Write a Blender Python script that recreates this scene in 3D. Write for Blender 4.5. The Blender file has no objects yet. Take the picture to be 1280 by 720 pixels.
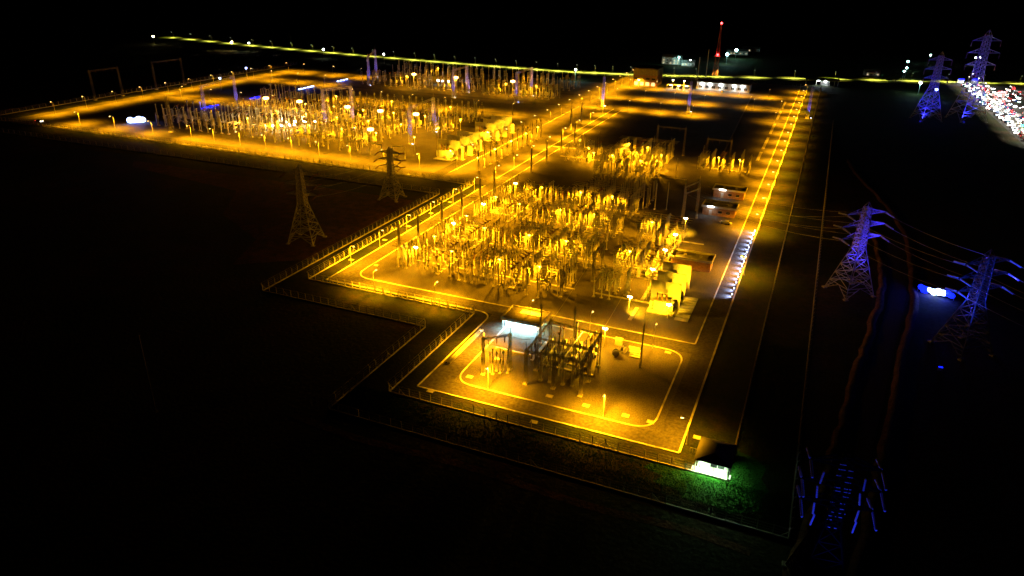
import bpy, bmesh, math, random
from mathutils import Vector, Matrix, Euler
random.seed(7)
R = math.radians
scene = bpy.context.scene
COL = scene.collection

# ------------------------------------------------------------------ camera
cam_d = bpy.data.cameras.new('camera')
cam_d.sensor_width = 36.0
cam_d.lens = 895.0 / 1280.0 * 36.0
cam_d.clip_start = 1.0
cam_d.clip_end = 30000.0
cam = bpy.data.objects.new('camera', cam_d)
COL.objects.link(cam)
_p, _r, _y = R(24.304), R(0.82), R(-22.939)
_fw = Vector((math.sin(_y) * math.cos(_p), math.cos(_y) * math.cos(_p), -math.sin(_p)))
_rt = Vector((math.cos(_y), -math.sin(_y), 0))
_up = _rt.cross(_fw)
_r2 = _rt * math.cos(_r) + _up * math.sin(_r)
_u2 = _up * math.cos(_r) - _rt * math.sin(_r)
m = Matrix.Identity(4)
for i in range(3):
    m[i][0], m[i][1], m[i][2] = _r2[i], _u2[i], -_fw[i]
m[2][3] = 100.0
cam.matrix_world = m
scene.camera = cam

# ------------------------------------------------------------------ night sky, moonlight, exposure
world = bpy.data.worlds.new('World')
scene.world = world
world.use_nodes = True
nt = world.node_tree
nt.nodes.clear()
wo = nt.nodes.new('ShaderNodeOutputWorld')
wb = nt.nodes.new('ShaderNodeBackground')
ws = nt.nodes.new('ShaderNodeTexSky')
ws.sky_type = 'NISHITA'
ws.sun_disc = False
ws.sun_elevation = R(-4.0)
ws.sun_rotation = R(60)
wb.inputs['Strength'].default_value = 0.0006
nt.links.new(ws.outputs[0], wb.inputs[0])
nt.links.new(wb.outputs[0], wo.inputs[0])
world.cycles.sampling_method = 'NONE'
scene.view_settings.view_transform = 'Standard'
scene.view_settings.look = 'None'
scene.view_settings.gamma = 1.0
scene.view_settings.use_curve_mapping = False
scene.view_settings.exposure = 3.0
scene.render.engine = 'CYCLES'
scene.cycles.use_denoising = True
scene.cycles.use_light_tree = True
scene.cycles.denoising_input_passes = 'RGB_ALBEDO_NORMAL'
scene.cycles.denoising_prefilter = 'ACCURATE'
scene.cycles.max_bounces = 2
scene.cycles.diffuse_bounces = 1
scene.cycles.glossy_bounces = 2
scene.cycles.sample_clamp_indirect = 0.25
scene.cycles.caustics_reflective = False
scene.cycles.caustics_refractive = False

# ------------------------------------------------------------------ materials
def _nodes(name):
    mt = bpy.data.materials.new(name)
    mt.use_nodes = True
    n = mt.node_tree
    return mt, n, n.nodes['Principled BSDF']

def mat(name, col, rough=0.8, metal=0.0, var=0.25, scale=1.5, bump=0.0, bscale=8.0, col2=None, coord='Object'):
    mt, n, b = _nodes(name)
    b.inputs['Roughness'].default_value = rough
    b.inputs['Metallic'].default_value = metal
    tc = n.nodes.new('ShaderNodeTexCoord')
    nz = n.nodes.new('ShaderNodeTexNoise')
    nz.inputs['Scale'].default_value = scale
    nz.inputs['Detail'].default_value = 6
    n.links.new(tc.outputs[coord], nz.inputs['Vector'])
    rp = n.nodes.new('ShaderNodeValToRGB')
    c2 = col2 or tuple(c * (1 - var) for c in col)
    rp.color_ramp.elements[0].position = 0.35
    rp.color_ramp.elements[1].position = 0.68
    rp.color_ramp.elements[0].color = (*c2, 1)
    rp.color_ramp.elements[1].color = (*col, 1)
    n.links.new(nz.outputs['Fac'], rp.inputs['Fac'])
    n.links.new(rp.outputs['Color'], b.inputs['Base Color'])
    if bump:
        n2 = n.nodes.new('ShaderNodeTexNoise')
        n2.inputs['Scale'].default_value = bscale
        n2.inputs['Detail'].default_value = 4
        n.links.new(tc.outputs[coord], n2.inputs['Vector'])
        bp = n.nodes.new('ShaderNodeBump')
        bp.inputs['Strength'].default_value = bump
        bp.inputs['Distance'].default_value = 0.1
        n.links.new(n2.outputs['Fac'], bp.inputs['Height'])
        n.links.new(bp.outputs['Normal'], b.inputs['Normal'])
    return mt

def mat2(name, cols, scales, rough=0.9, bump=0.4, bscale=3.0):
    """three colours mixed by a broad and a fine noise: ground surfaces"""
    mt, n, b = _nodes(name)
    b.inputs['Roughness'].default_value = rough
    b.inputs['Specular IOR Level'].default_value = 0.05
    tc = n.nodes.new('ShaderNodeTexCoord')
    def noise(s, d=8):
        z = n.nodes.new('ShaderNodeTexNoise')
        z.inputs['Scale'].default_value = s
        z.inputs['Detail'].default_value = d
        z.inputs['Roughness'].default_value = 0.6
        n.links.new(tc.outputs['Object'], z.inputs['Vector'])
        return z
    def ramp(src, a, c):
        r = n.nodes.new('ShaderNodeMapRange')
        r.inputs['From Min'].default_value = a
        r.inputs['From Max'].default_value = c
        n.links.new(src.outputs['Fac'], r.inputs['Value'])
        return r
    def mix(f, a, c):
        x = n.nodes.new('ShaderNodeMix')
        x.data_type = 'RGBA'
        n.links.new(f, x.inputs[0])
        for s, v in ((6, a), (7, c)):
            if isinstance(v, tuple):
                x.inputs[s].default_value = (*v, 1)
            else:
                n.links.new(v, x.inputs[s])
        return x.outputs[2]
    f1 = ramp(noise(scales[0]), 0.42, 0.6)
    f2 = ramp(noise(scales[1]), 0.4, 0.65)
    f3 = ramp(noise(scales[2], 3), 0.3, 0.75)
    c = mix(f1.outputs[0], cols[0], cols[1])
    c = mix(f2.outputs[0], c, cols[2])
    h = n.nodes.new('ShaderNodeHueSaturation')
    mr = n.nodes.new('ShaderNodeMapRange')
    mr.inputs['To Min'].default_value = 0.55
    mr.inputs['To Max'].default_value = 1.35
    n.links.new(f3.outputs[0], mr.inputs['Value'])
    n.links.new(mr.outputs[0], h.inputs['Value'])
    n.links.new(c, h.inputs['Color'])
    n.links.new(h.outputs[0], b.inputs['Base Color'])
    if bump:
        bp = n.nodes.new('ShaderNodeBump')
        bp.inputs['Strength'].default_value = bump
        bp.inputs['Distance'].default_value = 0.3
        n.links.new(noise(bscale, 5).outputs['Fac'], bp.inputs['Height'])
        n.links.new(bp.outputs['Normal'], b.inputs['Normal'])
    return mt

def emit(name, col, strength):
    mt, n, b = _nodes(name)
    b.inputs['Base Color'].default_value = (*col, 1)
    b.inputs['Emission Color'].default_value = (*col, 1)
    b.inputs['Emission Strength'].default_value = strength
    b.inputs['Roughness'].default_value = 0.3
    mt.cycles.emission_sampling = 'NONE'   # each lens has a lamp of its own that carries its light
    return mt

M = {}
M['field'] = mat2('field_grass', [(0.035, 0.05, 0.018), (0.075, 0.04, 0.022), (0.03, 0.036, 0.016)], (0.02, 0.09, 0.9), bump=0.9, bscale=0.8)
M['verge'] = mat2('verge_grass', [(0.020, 0.027, 0.009), (0.034, 0.028, 0.014), (0.014, 0.020, 0.007)], (0.06, 0.35, 2.0), bump=0.9, bscale=1.6)
M['lawn'] = mat2('glow_green_lawn', [(0.016, 0.10, 0.008), (0.022, 0.085, 0.010), (0.010, 0.06, 0.006)], (0.08, 0.4, 2.0), bump=0.9, bscale=1.8)  # green glow of the hut light put into the grass colour
M['soil'] = mat2('red_soil', [(0.16, 0.07, 0.035), (0.10, 0.05, 0.025), (0.06, 0.045, 0.02)], (0.05, 0.3, 1.6), bump=0.8, bscale=1.2)
M['gravel'] = mat2('crushed_stone', [(0.13, 0.12, 0.105), (0.075, 0.069, 0.06), (0.105, 0.096, 0.083)], (0.035, 0.16, 3.0), bump=0.5, bscale=6.0)
M['asphalt'] = mat2('asphalt', [(0.085, 0.079, 0.072), (0.05, 0.047, 0.043), (0.068, 0.063, 0.057)], (0.03, 0.12, 1.2), bump=0.2, bscale=10)
M['dirt_track'] = mat2('dirt_track', [(0.20, 0.10, 0.05), (0.13, 0.065, 0.035), (0.09, 0.055, 0.03)], (0.06, 0.25, 1.5), bump=0.7, bscale=2)
M['mud'] = mat('ditch_mud', (0.012, 0.010, 0.007), 0.95, 0, 0.4, 0.5)
M['highway'] = mat('highway_asphalt', (0.26, 0.26, 0.22), 0.8, 0, 0.3, 0.2)
M['concrete'] = mat('concrete', (0.48, 0.46, 0.42), 0.85, 0, 0.35, 0.6, 0.2, 12)
M['kerb'] = mat('kerb_concrete', (0.76, 0.74, 0.69), 0.85, 0, 0.62, 0.22)
M['oldconcrete'] = mat('weathered_concrete', (0.34, 0.32, 0.29), 0.9, 0, 0.4, 0.8)
M['steel'] = mat('galvanised_steel', (0.60, 0.60, 0.58), 0.55, 0.15, 0.35, 0.9)
M['darksteel'] = mat('weathered_lattice_steel', (0.24, 0.23, 0.215), 0.6, 0.3, 0.35, 0.7)
M['unlitsteel'] = mat('unlit_pylon_steel', (0.0035, 0.0035, 0.004), 0.6, 0.2, 0.3, 0.7)  # unlit look of the near pylon put into a near-black colour
M['unlitsteel2'] = mat('dull_pylon_steel', (0.10, 0.10, 0.10), 0.6, 0.2, 0.3, 0.7)
M['alu'] = mat('aluminium_bus_tube', (0.72, 0.72, 0.70), 0.35, 0.5, 0.2, 0.8)
M['porc_b'] = mat('brown_porcelain', (0.24, 0.12, 0.07), 0.25, 0, 0.3, 2)
M['porc_g'] = mat('grey_porcelain', (0.58, 0.59, 0.57), 0.25, 0, 0.2, 2)
M['glass_i'] = mat('pale_glass_insulator', (0.72, 0.80, 0.84), 0.12, 0, 0.2, 3)
M['cabinet'] = mat('grey_paint', (0.50, 0.50, 0.47), 0.45, 0, 0.2, 1)
M['white'] = mat('white_paint', (0.78, 0.78, 0.75), 0.6, 0, 0.18, 0.5)
M['brick'] = mat('orange_brick', (0.40, 0.23, 0.12), 0.9, 0, 0.3, 1.2, 0.3, 10)
M['roof'] = mat('grey_roof_felt', (0.26, 0.25, 0.23), 0.9, 0, 0.4, 0.4)
M['darkroof'] = mat('dark_roof_tile', (0.025, 0.024, 0.023), 0.7, 0, 0.3, 0.8)
M['glass'] = mat('window_glass', (0.03, 0.035, 0.04), 0.08, 0, 0.2, 1)
M['rubber'] = mat('tyre_rubber', (0.02, 0.02, 0.02), 0.9)
M['tank'] = mat('transformer_paint', (0.56, 0.57, 0.54), 0.45, 0, 0.2, 0.8)
M['wire'] = mat('conductor', (0.5, 0.5, 0.5), 0.5, 0.2)
M['unlitsteel'].node_tree.nodes['Principled BSDF'].inputs['Specular IOR Level'].default_value = 0.0
M['redwhite'] = mat('mast_red_paint', (0.38, 0.09, 0.06), 0.6, 0, 0.3, 0.3)
M['leaf'] = mat('tree_leaf', (0.05, 0.085, 0.025), 0.7, 0, 0.5, 0.6)
M['bark'] = mat('tree_bark', (0.09, 0.065, 0.045), 0.9)
M['blade'] = mat('grass_blade', (0.02, 0.09, 0.008), 0.8, 0, 0.5, 0.15, coord='Object')
M['blade'].node_tree.nodes['Principled BSDF'].inputs['Specular IOR Level'].default_value = 0.0
for k, c in (('car_white', (0.75, 0.75, 0.74)), ('car_silver', (0.45, 0.46, 0.47)), ('car_black', (0.02, 0.02, 0.022)),
             ('car_red', (0.35, 0.02, 0.02)), ('car_blue', (0.03, 0.07, 0.25))):
    M[k] = mat(k + '_paint', c, 0.25, 0.2, 0.08, 0.5)
M['e_sodium'] = emit('sodium_lens', (1.0, 0.55, 0.12), 2.5)
M['e_mast'] = emit('orange_mast_lens', (1.0, 0.52, 0.12), 3.0)
M['e_flood'] = emit('floodlight_lens', (1.0, 0.78, 0.42), 14.0)
M['e_white'] = emit('white_lamp_lens', (0.92, 0.98, 1.0), 4.0)
M['e_cool'] = emit('cool_white_lens', (0.72, 0.95, 1.0), 3.0)
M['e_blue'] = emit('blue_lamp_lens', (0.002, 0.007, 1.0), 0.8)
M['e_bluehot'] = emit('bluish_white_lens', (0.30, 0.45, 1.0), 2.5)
M['e_red'] = emit('red_lamp_lens', (1.0, 0.03, 0.03), 4.0)
M['e_green'] = emit('green_lamp_lens', (0.03, 1.0, 0.25), 1.2)
M['e_teal'] = emit('teal_lamp_lens', (0.45, 1.0, 0.92), 5.0)
M['e_head'] = emit('headlight_lens', (1.0, 0.96, 0.82), 8.0)
M['e_window'] = emit('lit_window', (1.0, 0.8, 0.45), 0.12)

# ------------------------------------------------------------------ mesh builder
class MB:
    def __init__(s):
        s.v, s.f = [], []
    def box(s, x0, y0, z0, x1, y1, z1):
        b = len(s.v)
        s.v += [(x0, y0, z0), (x1, y0, z0), (x1, y1, z0), (x0, y1, z0), (x0, y0, z1), (x1, y0, z1), (x1, y1, z1), (x0, y1, z1)]
        s.f += [tuple(b + i for i in q) for q in ((3, 2, 1, 0), (4, 5, 6, 7), (0, 1, 5, 4), (1, 2, 6, 5), (2, 3, 7, 6), (3, 0, 4, 7))]
        return s
    def cbox(s, cx, cy, cz, sx, sy, sz):
        return s.box(cx - sx / 2, cy - sy / 2, cz - sz / 2, cx + sx / 2, cy + sy / 2, cz + sz / 2)
    def bar(s, p, q, w, h=None):
        p, q = Vector(p), Vector(q)
        d = q - p
        if d.length < 1e-6:
            return s
        d.normalize()
        a = d.cross(Vector((0, 0, 1)))
        if a.length < 1e-3:
            a = Vector((1, 0, 0))
        a.normalize()
        c = a.cross(d)
        h = h or w
        b = len(s.v)
        for o in (p, q):
            for i, j in ((-1, -1), (1, -1), (1, 1), (-1, 1)):
                s.v.append(tuple(o + a * (i * w / 2) + c * (j * h / 2)))
        s.f += [tuple(b + i for i in g) for g in ((0, 1, 2, 3), (7, 6, 5, 4), (0, 4, 5, 1), (1, 5, 6, 2), (2, 6, 7, 3), (3, 7, 4, 0))]
        return s
    def cyl(s, p, q, r0, r1=None, n=8):
        r1 = r0 if r1 is None else r1
        p, q = Vector(p), Vector(q)
        d = (q - p).normalized()
        a = d.cross(Vector((0, 0, 1)))
        if a.length < 1e-3:
            a = Vector((1, 0, 0))
        a.normalize()
        c = d.cross(a)
        b = len(s.v)
        for o, r in ((p, r0), (q, r1)):
            for k in range(n):
                t = 2 * math.pi * k / n
                s.v.append(tuple(o + a * (r * math.cos(t)) + c * (r * math.sin(t))))
        for k in range(n):
            s.f.append((b + k, b + (k + 1) % n, b + n + (k + 1) % n, b + n + k))
        s.f.append(tuple(b + n - 1 - k for k in range(n)))
        s.f.append(tuple(b + n + k for k in range(n)))
        return s
    def lathe(s, prof, n=8, ax=(0, 0)):
        b = len(s.v)
        for r, z in prof:
            for k in range(n):
                t = 2 * math.pi * k / n
                s.v.append((ax[0] + r * math.cos(t), ax[1] + r * math.sin(t), z))
        for i in range(len(prof) - 1):
            for k in range(n):
                s.f.append((b + i * n + k, b + i * n + (k + 1) % n, b + (i + 1) * n + (k + 1) % n, b + (i + 1) * n + k))
        s.f.append(tuple(b + n - 1 - k for k in range(n)))
        e = b + (len(prof) - 1) * n
        s.f.append(tuple(e + k for k in range(n)))
        return s
    def insulator(s, p, q, r, sheds, n=7):
        """ribbed porcelain column between p and q"""
        p, q = Vector(p), Vector(q)
        for k in range(sheds):
            a, c = p.lerp(q, k / sheds), p.lerp(q, (k + 1) / sheds)
            mid = a.lerp(c, 0.55)
            s.cyl(a, mid, r * 0.6, r, n)
            s.cyl(mid, c, r, r * 0.6, n)
        return s
    def poly(s, pts, z):
        b = len(s.v)
        s.v += [(x, y, z) for x, y in pts]
        s.f.append(tuple(range(b, b + len(pts))))
        return s
    def sweep(s, pts, w, z0, z1):
        """box-section strip along a 2-D polyline"""
        n = len(pts)
        b = len(s.v)
        P = [Vector((x, y)) for x, y in pts]
        for i in range(n):
            d = Vector((0, 0))
            if i > 0:
                d += (P[i] - P[i - 1]).normalized()
            if i < n - 1:
                d += (P[i + 1] - P[i]).normalized()
            d.normalize()
            k = 1.0
            if 0 < i < n - 1:
                k = 1 / max(0.5, abs(d.dot((P[i + 1] - P[i]).normalized())))
            o = Vector((-d.y, d.x)) * (w / 2 * k)
            for q, z in ((P[i] + o, z0), (P[i] + o, z1), (P[i] - o, z1), (P[i] - o, z0)):
                s.v.append((q.x, q.y, z))
        for i in range(n - 1):
            for k in range(4):
                s.f.append((b + i * 4 + k, b + i * 4 + (k + 1) % 4, b + (i + 1) * 4 + (k + 1) % 4, b + (i + 1) * 4 + k))
        s.f.append((b + 3, b + 2, b + 1, b))
        e = b + (n - 1) * 4
        s.f.append((e, e + 1, e + 2, e + 3))
        return s
    def mesh(s, name, mt, smooth=False):
        me = bpy.data.meshes.new(name)
        me.from_pydata(s.v, [], s.f)
        me.materials.append(M[mt] if isinstance(mt, str) else mt)
        if smooth:
            me.polygons.foreach_set('use_smooth', [True] * len(me.polygons))
        me.update()
        bm = bmesh.new()
        bm.from_mesh(me)
        bmesh.ops.recalc_face_normals(bm, faces=bm.faces)
        bm.to_mesh(me)
        bm.free()
        return me

def tag(o, label=None, cat=None, group=None, kind=None):
    if label: o['label'] = label
    if cat: o['category'] = cat
    if group: o['group'] = group
    if kind: o['kind'] = kind
    return o

def obj(name, me, parent=None, loc=(0, 0, 0), rz=0.0, scale=None):
    o = bpy.data.objects.new(name, me)
    COL.objects.link(o)
    o.location = loc
    if rz: o.rotation_euler = (0, 0, rz)
    if scale: o.scale = scale if not isinstance(scale, (int, float)) else (scale,) * 3
    if parent: o.parent = parent
    return o

def thing(name, loc, label, cat, group=None, rz=0.0, scale=None):
    return tag(obj(name, None, None, loc, rz, scale), label, cat, group)

def place(parts, name, loc, label, cat, group=None, rz=0.0, scale=None):
    """a thing from shared part meshes: parts = [(part_name, mesh, location, [sub-parts]) ...]"""
    t = thing(name, loc, label, cat, group, rz, scale)
    for p in parts:
        c = obj(p[0], p[1], t, p[2] if len(p) > 2 else (0, 0, 0))
        for q in (p[3] if len(p) > 3 else ()):
            obj(q[0], q[1], c, q[2] if len(q) > 2 else (0, 0, 0))
    return t

def struct(name, mb, mt, label):
    return tag(obj(name, mb.mesh(name, mt)), label, None, None, 'structure')

ORD = ['first', 'second', 'third', 'fourth', 'fifth', 'sixth', 'seventh', 'eighth', 'ninth', 'tenth', 'eleventh', 'twelfth', 'thirteenth',
       'fourteenth', 'fifteenth', 'sixteenth', 'seventeenth', 'eighteenth', 'nineteenth', 'twentieth', 'twenty-first', 'twenty-second',
       'twenty-third', 'twenty-fourth', 'twenty-fifth', 'twenty-sixth', 'twenty-seventh', 'twenty-eighth', 'twenty-ninth', 'thirtieth']
def nth(i):
    if i < len(ORD): return ORD[i]
    t = {3: 'thirty', 4: 'forty', 5: 'fifty', 6: 'sixty', 7: 'seventy'}[(i + 1) // 10]
    return t + '-' + ORD[(i + 1) % 10 - 1] if (i + 1) % 10 else t[:-1] + 'ieth'

def rounded(pts, r, n=8):
    """2-D polyline with its inner corners rounded"""
    out = [pts[0]]
    for i in range(1, len(pts) - 1):
        a, b, c = Vector(pts[i - 1]), Vector(pts[i]), Vector(pts[i + 1])
        u, w = (a - b).normalized(), (c - b).normalized()
        p, q = b + u * r, b + w * r
        for k in range(n + 1):
            t = k / n
            out.append(tuple(p * (1 - t) ** 2 + b * 2 * t * (1 - t) + q * t * t))
    out.append(pts[-1])
    return out

def lattice(mb, x, y, z0, z1, w0, w1, n, t, tl=None, cx=None, cy=None):
    """four-legged braced lattice column; cx, cy: where its axis ends"""
    tl = tl or t * 1.5
    cx = x if cx is None else cx
    cy = y if cy is None else cy
    def ring(k):
        f = k / n
        w = w0 + (w1 - w0) * f
        ax, ay, z = x + (cx - x) * f, y + (cy - y) * f, z0 + (z1 - z0) * f
        return [Vector((ax + i * w / 2, ay + j * w / 2, z)) for i, j in ((-1, -1), (1, -1), (1, 1), (-1, 1))]
    a, b = ring(0), ring(n)
    for k in range(4):
        mb.bar(a[k], b[k], tl)
    for k in range(n):
        p, q = ring(k), ring(k + 1)
        for i in range(4):
            j = (i + 1) % 4
            mb.bar(p[i], q[j], t)
            mb.bar(p[j], q[i], t)
            mb.bar(q[i], q[j], t)
    return mb

def hlattice(mb, p, q, w, n, t):
    """horizontal lattice beam of square section"""
    p, q = Vector(p), Vector(q)
    d = (q - p).normalized()
    a = Vector((-d.y, d.x, 0))
    u = Vector((0, 0, 1))
    cs = [(-1, -1), (1, -1), (1, 1), (-1, 1)]
    R_ = lambda k: [p.lerp(q, k / n) + a * (i * w / 2) + u * (j * w / 2) for i, j in cs]
    A, B = R_(0), R_(n)
    for k in range(4):
        mb.bar(A[k], B[k], t * 1.4)
    for k in range(n):
        P, Q = R_(k), R_(k + 1)
        for i in range(4):
            j = (i + 1) % 4
            mb.bar(P[i] if k % 2 else P[j], Q[j] if k % 2 else Q[i], t)
            mb.bar(Q[i], Q[j], t)
    return mb

# ------------------------------------------------------------------ lights
LIGHTS = {}
SOD = (1.0, 0.385, 0.003)
def light(key, kind, energy, col, radius=0.25, size=140, blend=0.7):
    d = bpy.data.lights.new(key, kind)
    d.energy, d.color = energy, col
    d.shadow_soft_size = radius
    if kind == 'SPOT':
        d.spot_size, d.spot_blend = R(size), blend
    LIGHTS[key] = d
def batwing(key, stops, gain):
    """street-lamp optics: intensity over the angle from straight down, as in a luminaire's light distribution curve"""
    d = LIGHTS[key]
    d.use_nodes = True
    n = d.node_tree
    em = n.nodes['Emission']
    tc = n.nodes.new('ShaderNodeNewGeometry')
    sp = n.nodes.new('ShaderNodeSeparateXYZ')
    ng = n.nodes.new('ShaderNodeMath'); ng.operation = 'MULTIPLY'; ng.inputs[1].default_value = -1.0
    rp = n.nodes.new('ShaderNodeValToRGB')
    el = rp.color_ramp.elements
    while len(el) < len(stops): el.new(0.5)
    for e, (p, v) in zip(el, stops):
        e.position = p; e.color = (v, v, v, 1)
    mu = n.nodes.new('ShaderNodeMath'); mu.operation = 'MULTIPLY'; mu.inputs[1].default_value = gain
    n.links.new(tc.outputs['Incoming'], sp.inputs[0])
    n.links.new(sp.outputs['Z'], ng.inputs[0])
    n.links.new(ng.outputs[0], rp.inputs['Fac'])
    n.links.new(rp.outputs['Color'], mu.inputs[0])
    n.links.new(mu.outputs[0], em.inputs['Strength'])
CUT = [(0.0, 0.0), (0.15, 0.02), (0.28, 0.12), (0.45, 0.48), (0.60, 0.80), (0.80, 0.55), (1.0, 0.42)]
light('street_light', 'SPOT', 3100, SOD, 0.2, 164, 0.35); batwing('street_light', CUT, 4.0)
light('spill', 'POINT', 260, SOD, 0.2)  # added fill for stray lamp light on the left pylons
light('spill_east', 'POINT', 1400, SOD, 0.2)  # added fill for stray light on fields, banks and pylon legs
light('street_light_dim', 'SPOT', 1500, SOD, 0.2, 164, 0.35); batwing('street_light_dim', CUT, 4.0)
YCUT = [(0.0, 0.10), (0.10, 0.22), (0.25, 0.6), (0.44, 1.0), (0.62, 0.66), (0.80, 0.42), (1.0, 0.32)]
light('yard_flood', 'SPOT', 1200, SOD, 0.3, 176, 0.15); batwing('yard_flood', YCUT, 4.0)
light('mast_flood', 'POINT', 4500, SOD, 0.6)
light('work_flood', 'POINT', 900, (1.0, 0.72, 0.35), 0.5)
light('white_flood', 'SPOT', 3000, (1.0, 0.47, 0.006), 0.3, 130, 0.6)
light('white_wash', 'SPOT', 380, (0.80, 0.95, 1.0), 0.3, 150, 0.5)
light('hut_side', 'SPOT', 70, (0.50, 1.0, 0.5), 0.3, 140, 0.5)
light('eave_light', 'SPOT', 420, (0.42, 0.86, 1.0), 0.3, 150, 0.5)
light('hut_light', 'SPOT', 480, (0.58, 1.0, 0.46), 0.3, 150, 0.5)
light('door_light', 'POINT', 22, (0.95, 0.97, 1.0), 0.2)
light('highway_fill_light', 'SPOT', 1500, (0.82, 0.80, 0.08), 0.3, 146, 0.1); batwing('highway_fill_light', [(0.0, 0.0), (0.3, 0.0), (0.40, 0.5), (0.5, 1.0), (0.62, 0.8), (0.80, 0.5), (1.0, 0.4)], 4.0)
light('blue_uplight', 'SPOT', 2600, (0.13, 0.11, 1.0), 0.3, 50, 0.6)
light('blue_flood', 'SPOT', 42000, (0.045, 0.03, 1.0), 0.4, 44, 0.7)
light('blue_mid', 'SPOT', 9000, (0.02, 0.06, 1.0), 0.4, 44, 0.7)
light('blue_far', 'SPOT', 8000, (0.03, 0.03, 1.0), 0.4, 80, 0.6)
light('blue_near', 'SPOT', 2800, (0.03, 0.05, 1.0), 0.4, 60, 0.6)
light('blue_glow', 'POINT', 420, (0.05, 0.08, 1.0), 0.5)
light('blue_pool', 'POINT', 240, (0.012, 0.03, 1.0), 0.8)
light('bollard_light', 'SPOT', 420, (0.42, 0.55, 1.0), 0.1, 112, 0.7)
light('teal_light', 'POINT', 500, (0.45, 1.0, 0.9), 0.4)
light('lot_light', 'SPOT', 1900, (1.0, 0.97, 0.82), 0.4, 156, 0.1); batwing('lot_light', CUT, 4.0)
light('red_beacon', 'POINT', 40, (1.0, 0.03, 0.02), 0.3)

def lamp(key, parent, loc, aim=None, name='lamp_light'):
    o = bpy.data.objects.new(name, LIGHTS[key])
    COL.objects.link(o)
    o.parent = parent
    o.location = loc
    if aim is not None:
        o.rotation_euler = (Vector(aim) - Vector(loc)).to_track_quat('-Z', 'Y').to_euler()
    return o

# ================================================================== THE SETTING
def rect(x0, y0, x1, y1):
    return [(x0, y0), (x1, y0), (x1, y1), (x0, y1)]
struct('ground', MB().poly(rect(-9000, -3000, 9000, 16000), 0.0), 'field', 'dark open field of rough grass and bare soil around the substation')
struct('verge_ground', MB().poly([(8.3, 118.5), (8.3, 760), (-531, 760), (-531, 286), (-160, 286), (-160, 166), (-98.6, 166), (-98.6, 118.5)], 0.02), 'verge',
       'grassed strip between the two perimeter fences')
struct('lawn', MB().poly([(-21, 131.0), (-22.5, 128.5), (-18, 127.2), (-19.5, 124.6), (-14, 123.8), (-12.5, 121.6), (-7, 122.4), (-3, 120.8), (0.5, 123.2), (3.2, 124.8), (2.2, 128), (3.6, 131.5), (1.6, 135), (2.4, 139), (-0.5, 142), (-4.6, 143), (-4.6, 131.0)], 0.026), 'lawn', 'green lawn around the guard hut with its green glow put into the colour')
struct('soil_ground', MB().poly([(-340, 272), (-166, 275), (-164, 196), (-186, 180), (-196, 204), (-230, 222), (-250, 252), (-330, 262)], 0.03), 'soil', 'bare reddish soil outside the fence by the two lattice towers')
struct('yard_ground', MB().poly([(-16.5, 136.7), (-16.5, 738), (-186, 738), (-186, 668), (-400, 668), (-400, 608), (-506, 608), (-506, 312), (-147, 312), (-147, 183.3), (-84, 183.3), (-84, 136.7)], 0.04),
       'gravel', 'crushed stone surface of the switchyard')
NS = [(-22, 137, -16.5, 738, 'road along the east fence'), (-84, 137, -76.9, 183.4, 'short road at the west side of the front yard'),
      (-147, 183.4, -140.7, 545, 'road along the middle of the substation'), (-181.5, 313, -174.5, 738, 'bright road between the two switchyards'),
      (-505, 313, -497, 606, 'road along the far west fence')]
EW = [(-76.9, 137, -22, 142.5, 'road along the front fence'), (-140.7, 183.5, -22, 189.6, 'cross road behind the front yard'),
      (-497, 313, -181.5, 321, 'road along the south fence of the west yard'), (-497, 432, -181.5, 438, 'cross road through the west yard'),
      (-497, 484, -181.5, 490, 'second cross road through the west yard'), (-497, 537, -181.5, 543, 'third cross road of the west yard'),
      (-497, 590, -181.5, 596, 'far cross road of the west yard'), (-174.5, 545, -22, 551, 'cross road in the empty north plot'),
      (-174.5, 597, -22, 603, 'second cross road in the empty north plot'), (-174.5, 655, -22, 664, 'road in front of the control building')]
for x0, y0, x1, y1, lb in NS:
    struct('service_road', MB().poly(rect(x0, y0, x1, y1), 0.05), 'asphalt', 'asphalt ' + lb)
for x0, y0, x1, y1, lb in EW:
    struct('service_road', MB().poly(rect(x0, y0, x1, y1), 0.056), 'asphalt', 'asphalt ' + lb)

def kerb(pts, label, w=0.42):
    struct('kerb', MB().sweep(pts, w, 0.0, 0.17), 'kerb', label)
kerb([(-16.3, 136.6), (-84.1, 136.6), (-84.1, 183.2), (-147.2, 183.2), (-147.2, 311.8), (-181, 311.8)][:2], 'pale kerb along the front road')
kerb([(-84.1, 136.85), (-84.1, 176)] , 'pale kerb west of the short front road')
kerb(rounded([(-84.1, 176.2), (-84.1, 183.2), (-92, 183.2)], 5), 'curved pale kerb at the fence corner')
kerb([(-92.2, 183.2), (-147.0, 183.2)], 'pale kerb along the fence south of the middle yard')
kerb([(-147.2, 183.0), (-147.2, 311.6)], 'pale kerb along the diagonal fence road')
kerb([(-147.2, 325), (-147.2, 543)], 'pale kerb west of the middle road')
kerb(rounded([(-40, 142.6), (-76.7, 142.6), (-76.7, 183.4), (-23.9, 183.4), (-23.9, 142.6), (-39.8, 142.6)], 6), 'rounded pale kerb around the front yard island')
kerb(rounded([(-140.5, 540), (-140.5, 189.8), (-23, 189.8)], 7), 'rounded pale kerb around the middle yard')
kerb(rounded([(-23, 189.8), (-22.2, 189.8), (-22.2, 196)], 0.6), 'kerb corner by the transformer bank')
kerb([(-22.2, 196), (-22.2, 736)], 'pale kerb along the west side of the east road')
kerb([(-16.3, 137), (-16.3, 736)], 'pale kerb along the east side of the east road', 0.5)
kerb([(-174.3, 324), (-174.3, 540)], 'pale kerb along the bright road')
kerb([(-497, 312.7), (-182, 312.7)], 'kerb on the south fence side of the west yard', 0.3)

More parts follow.
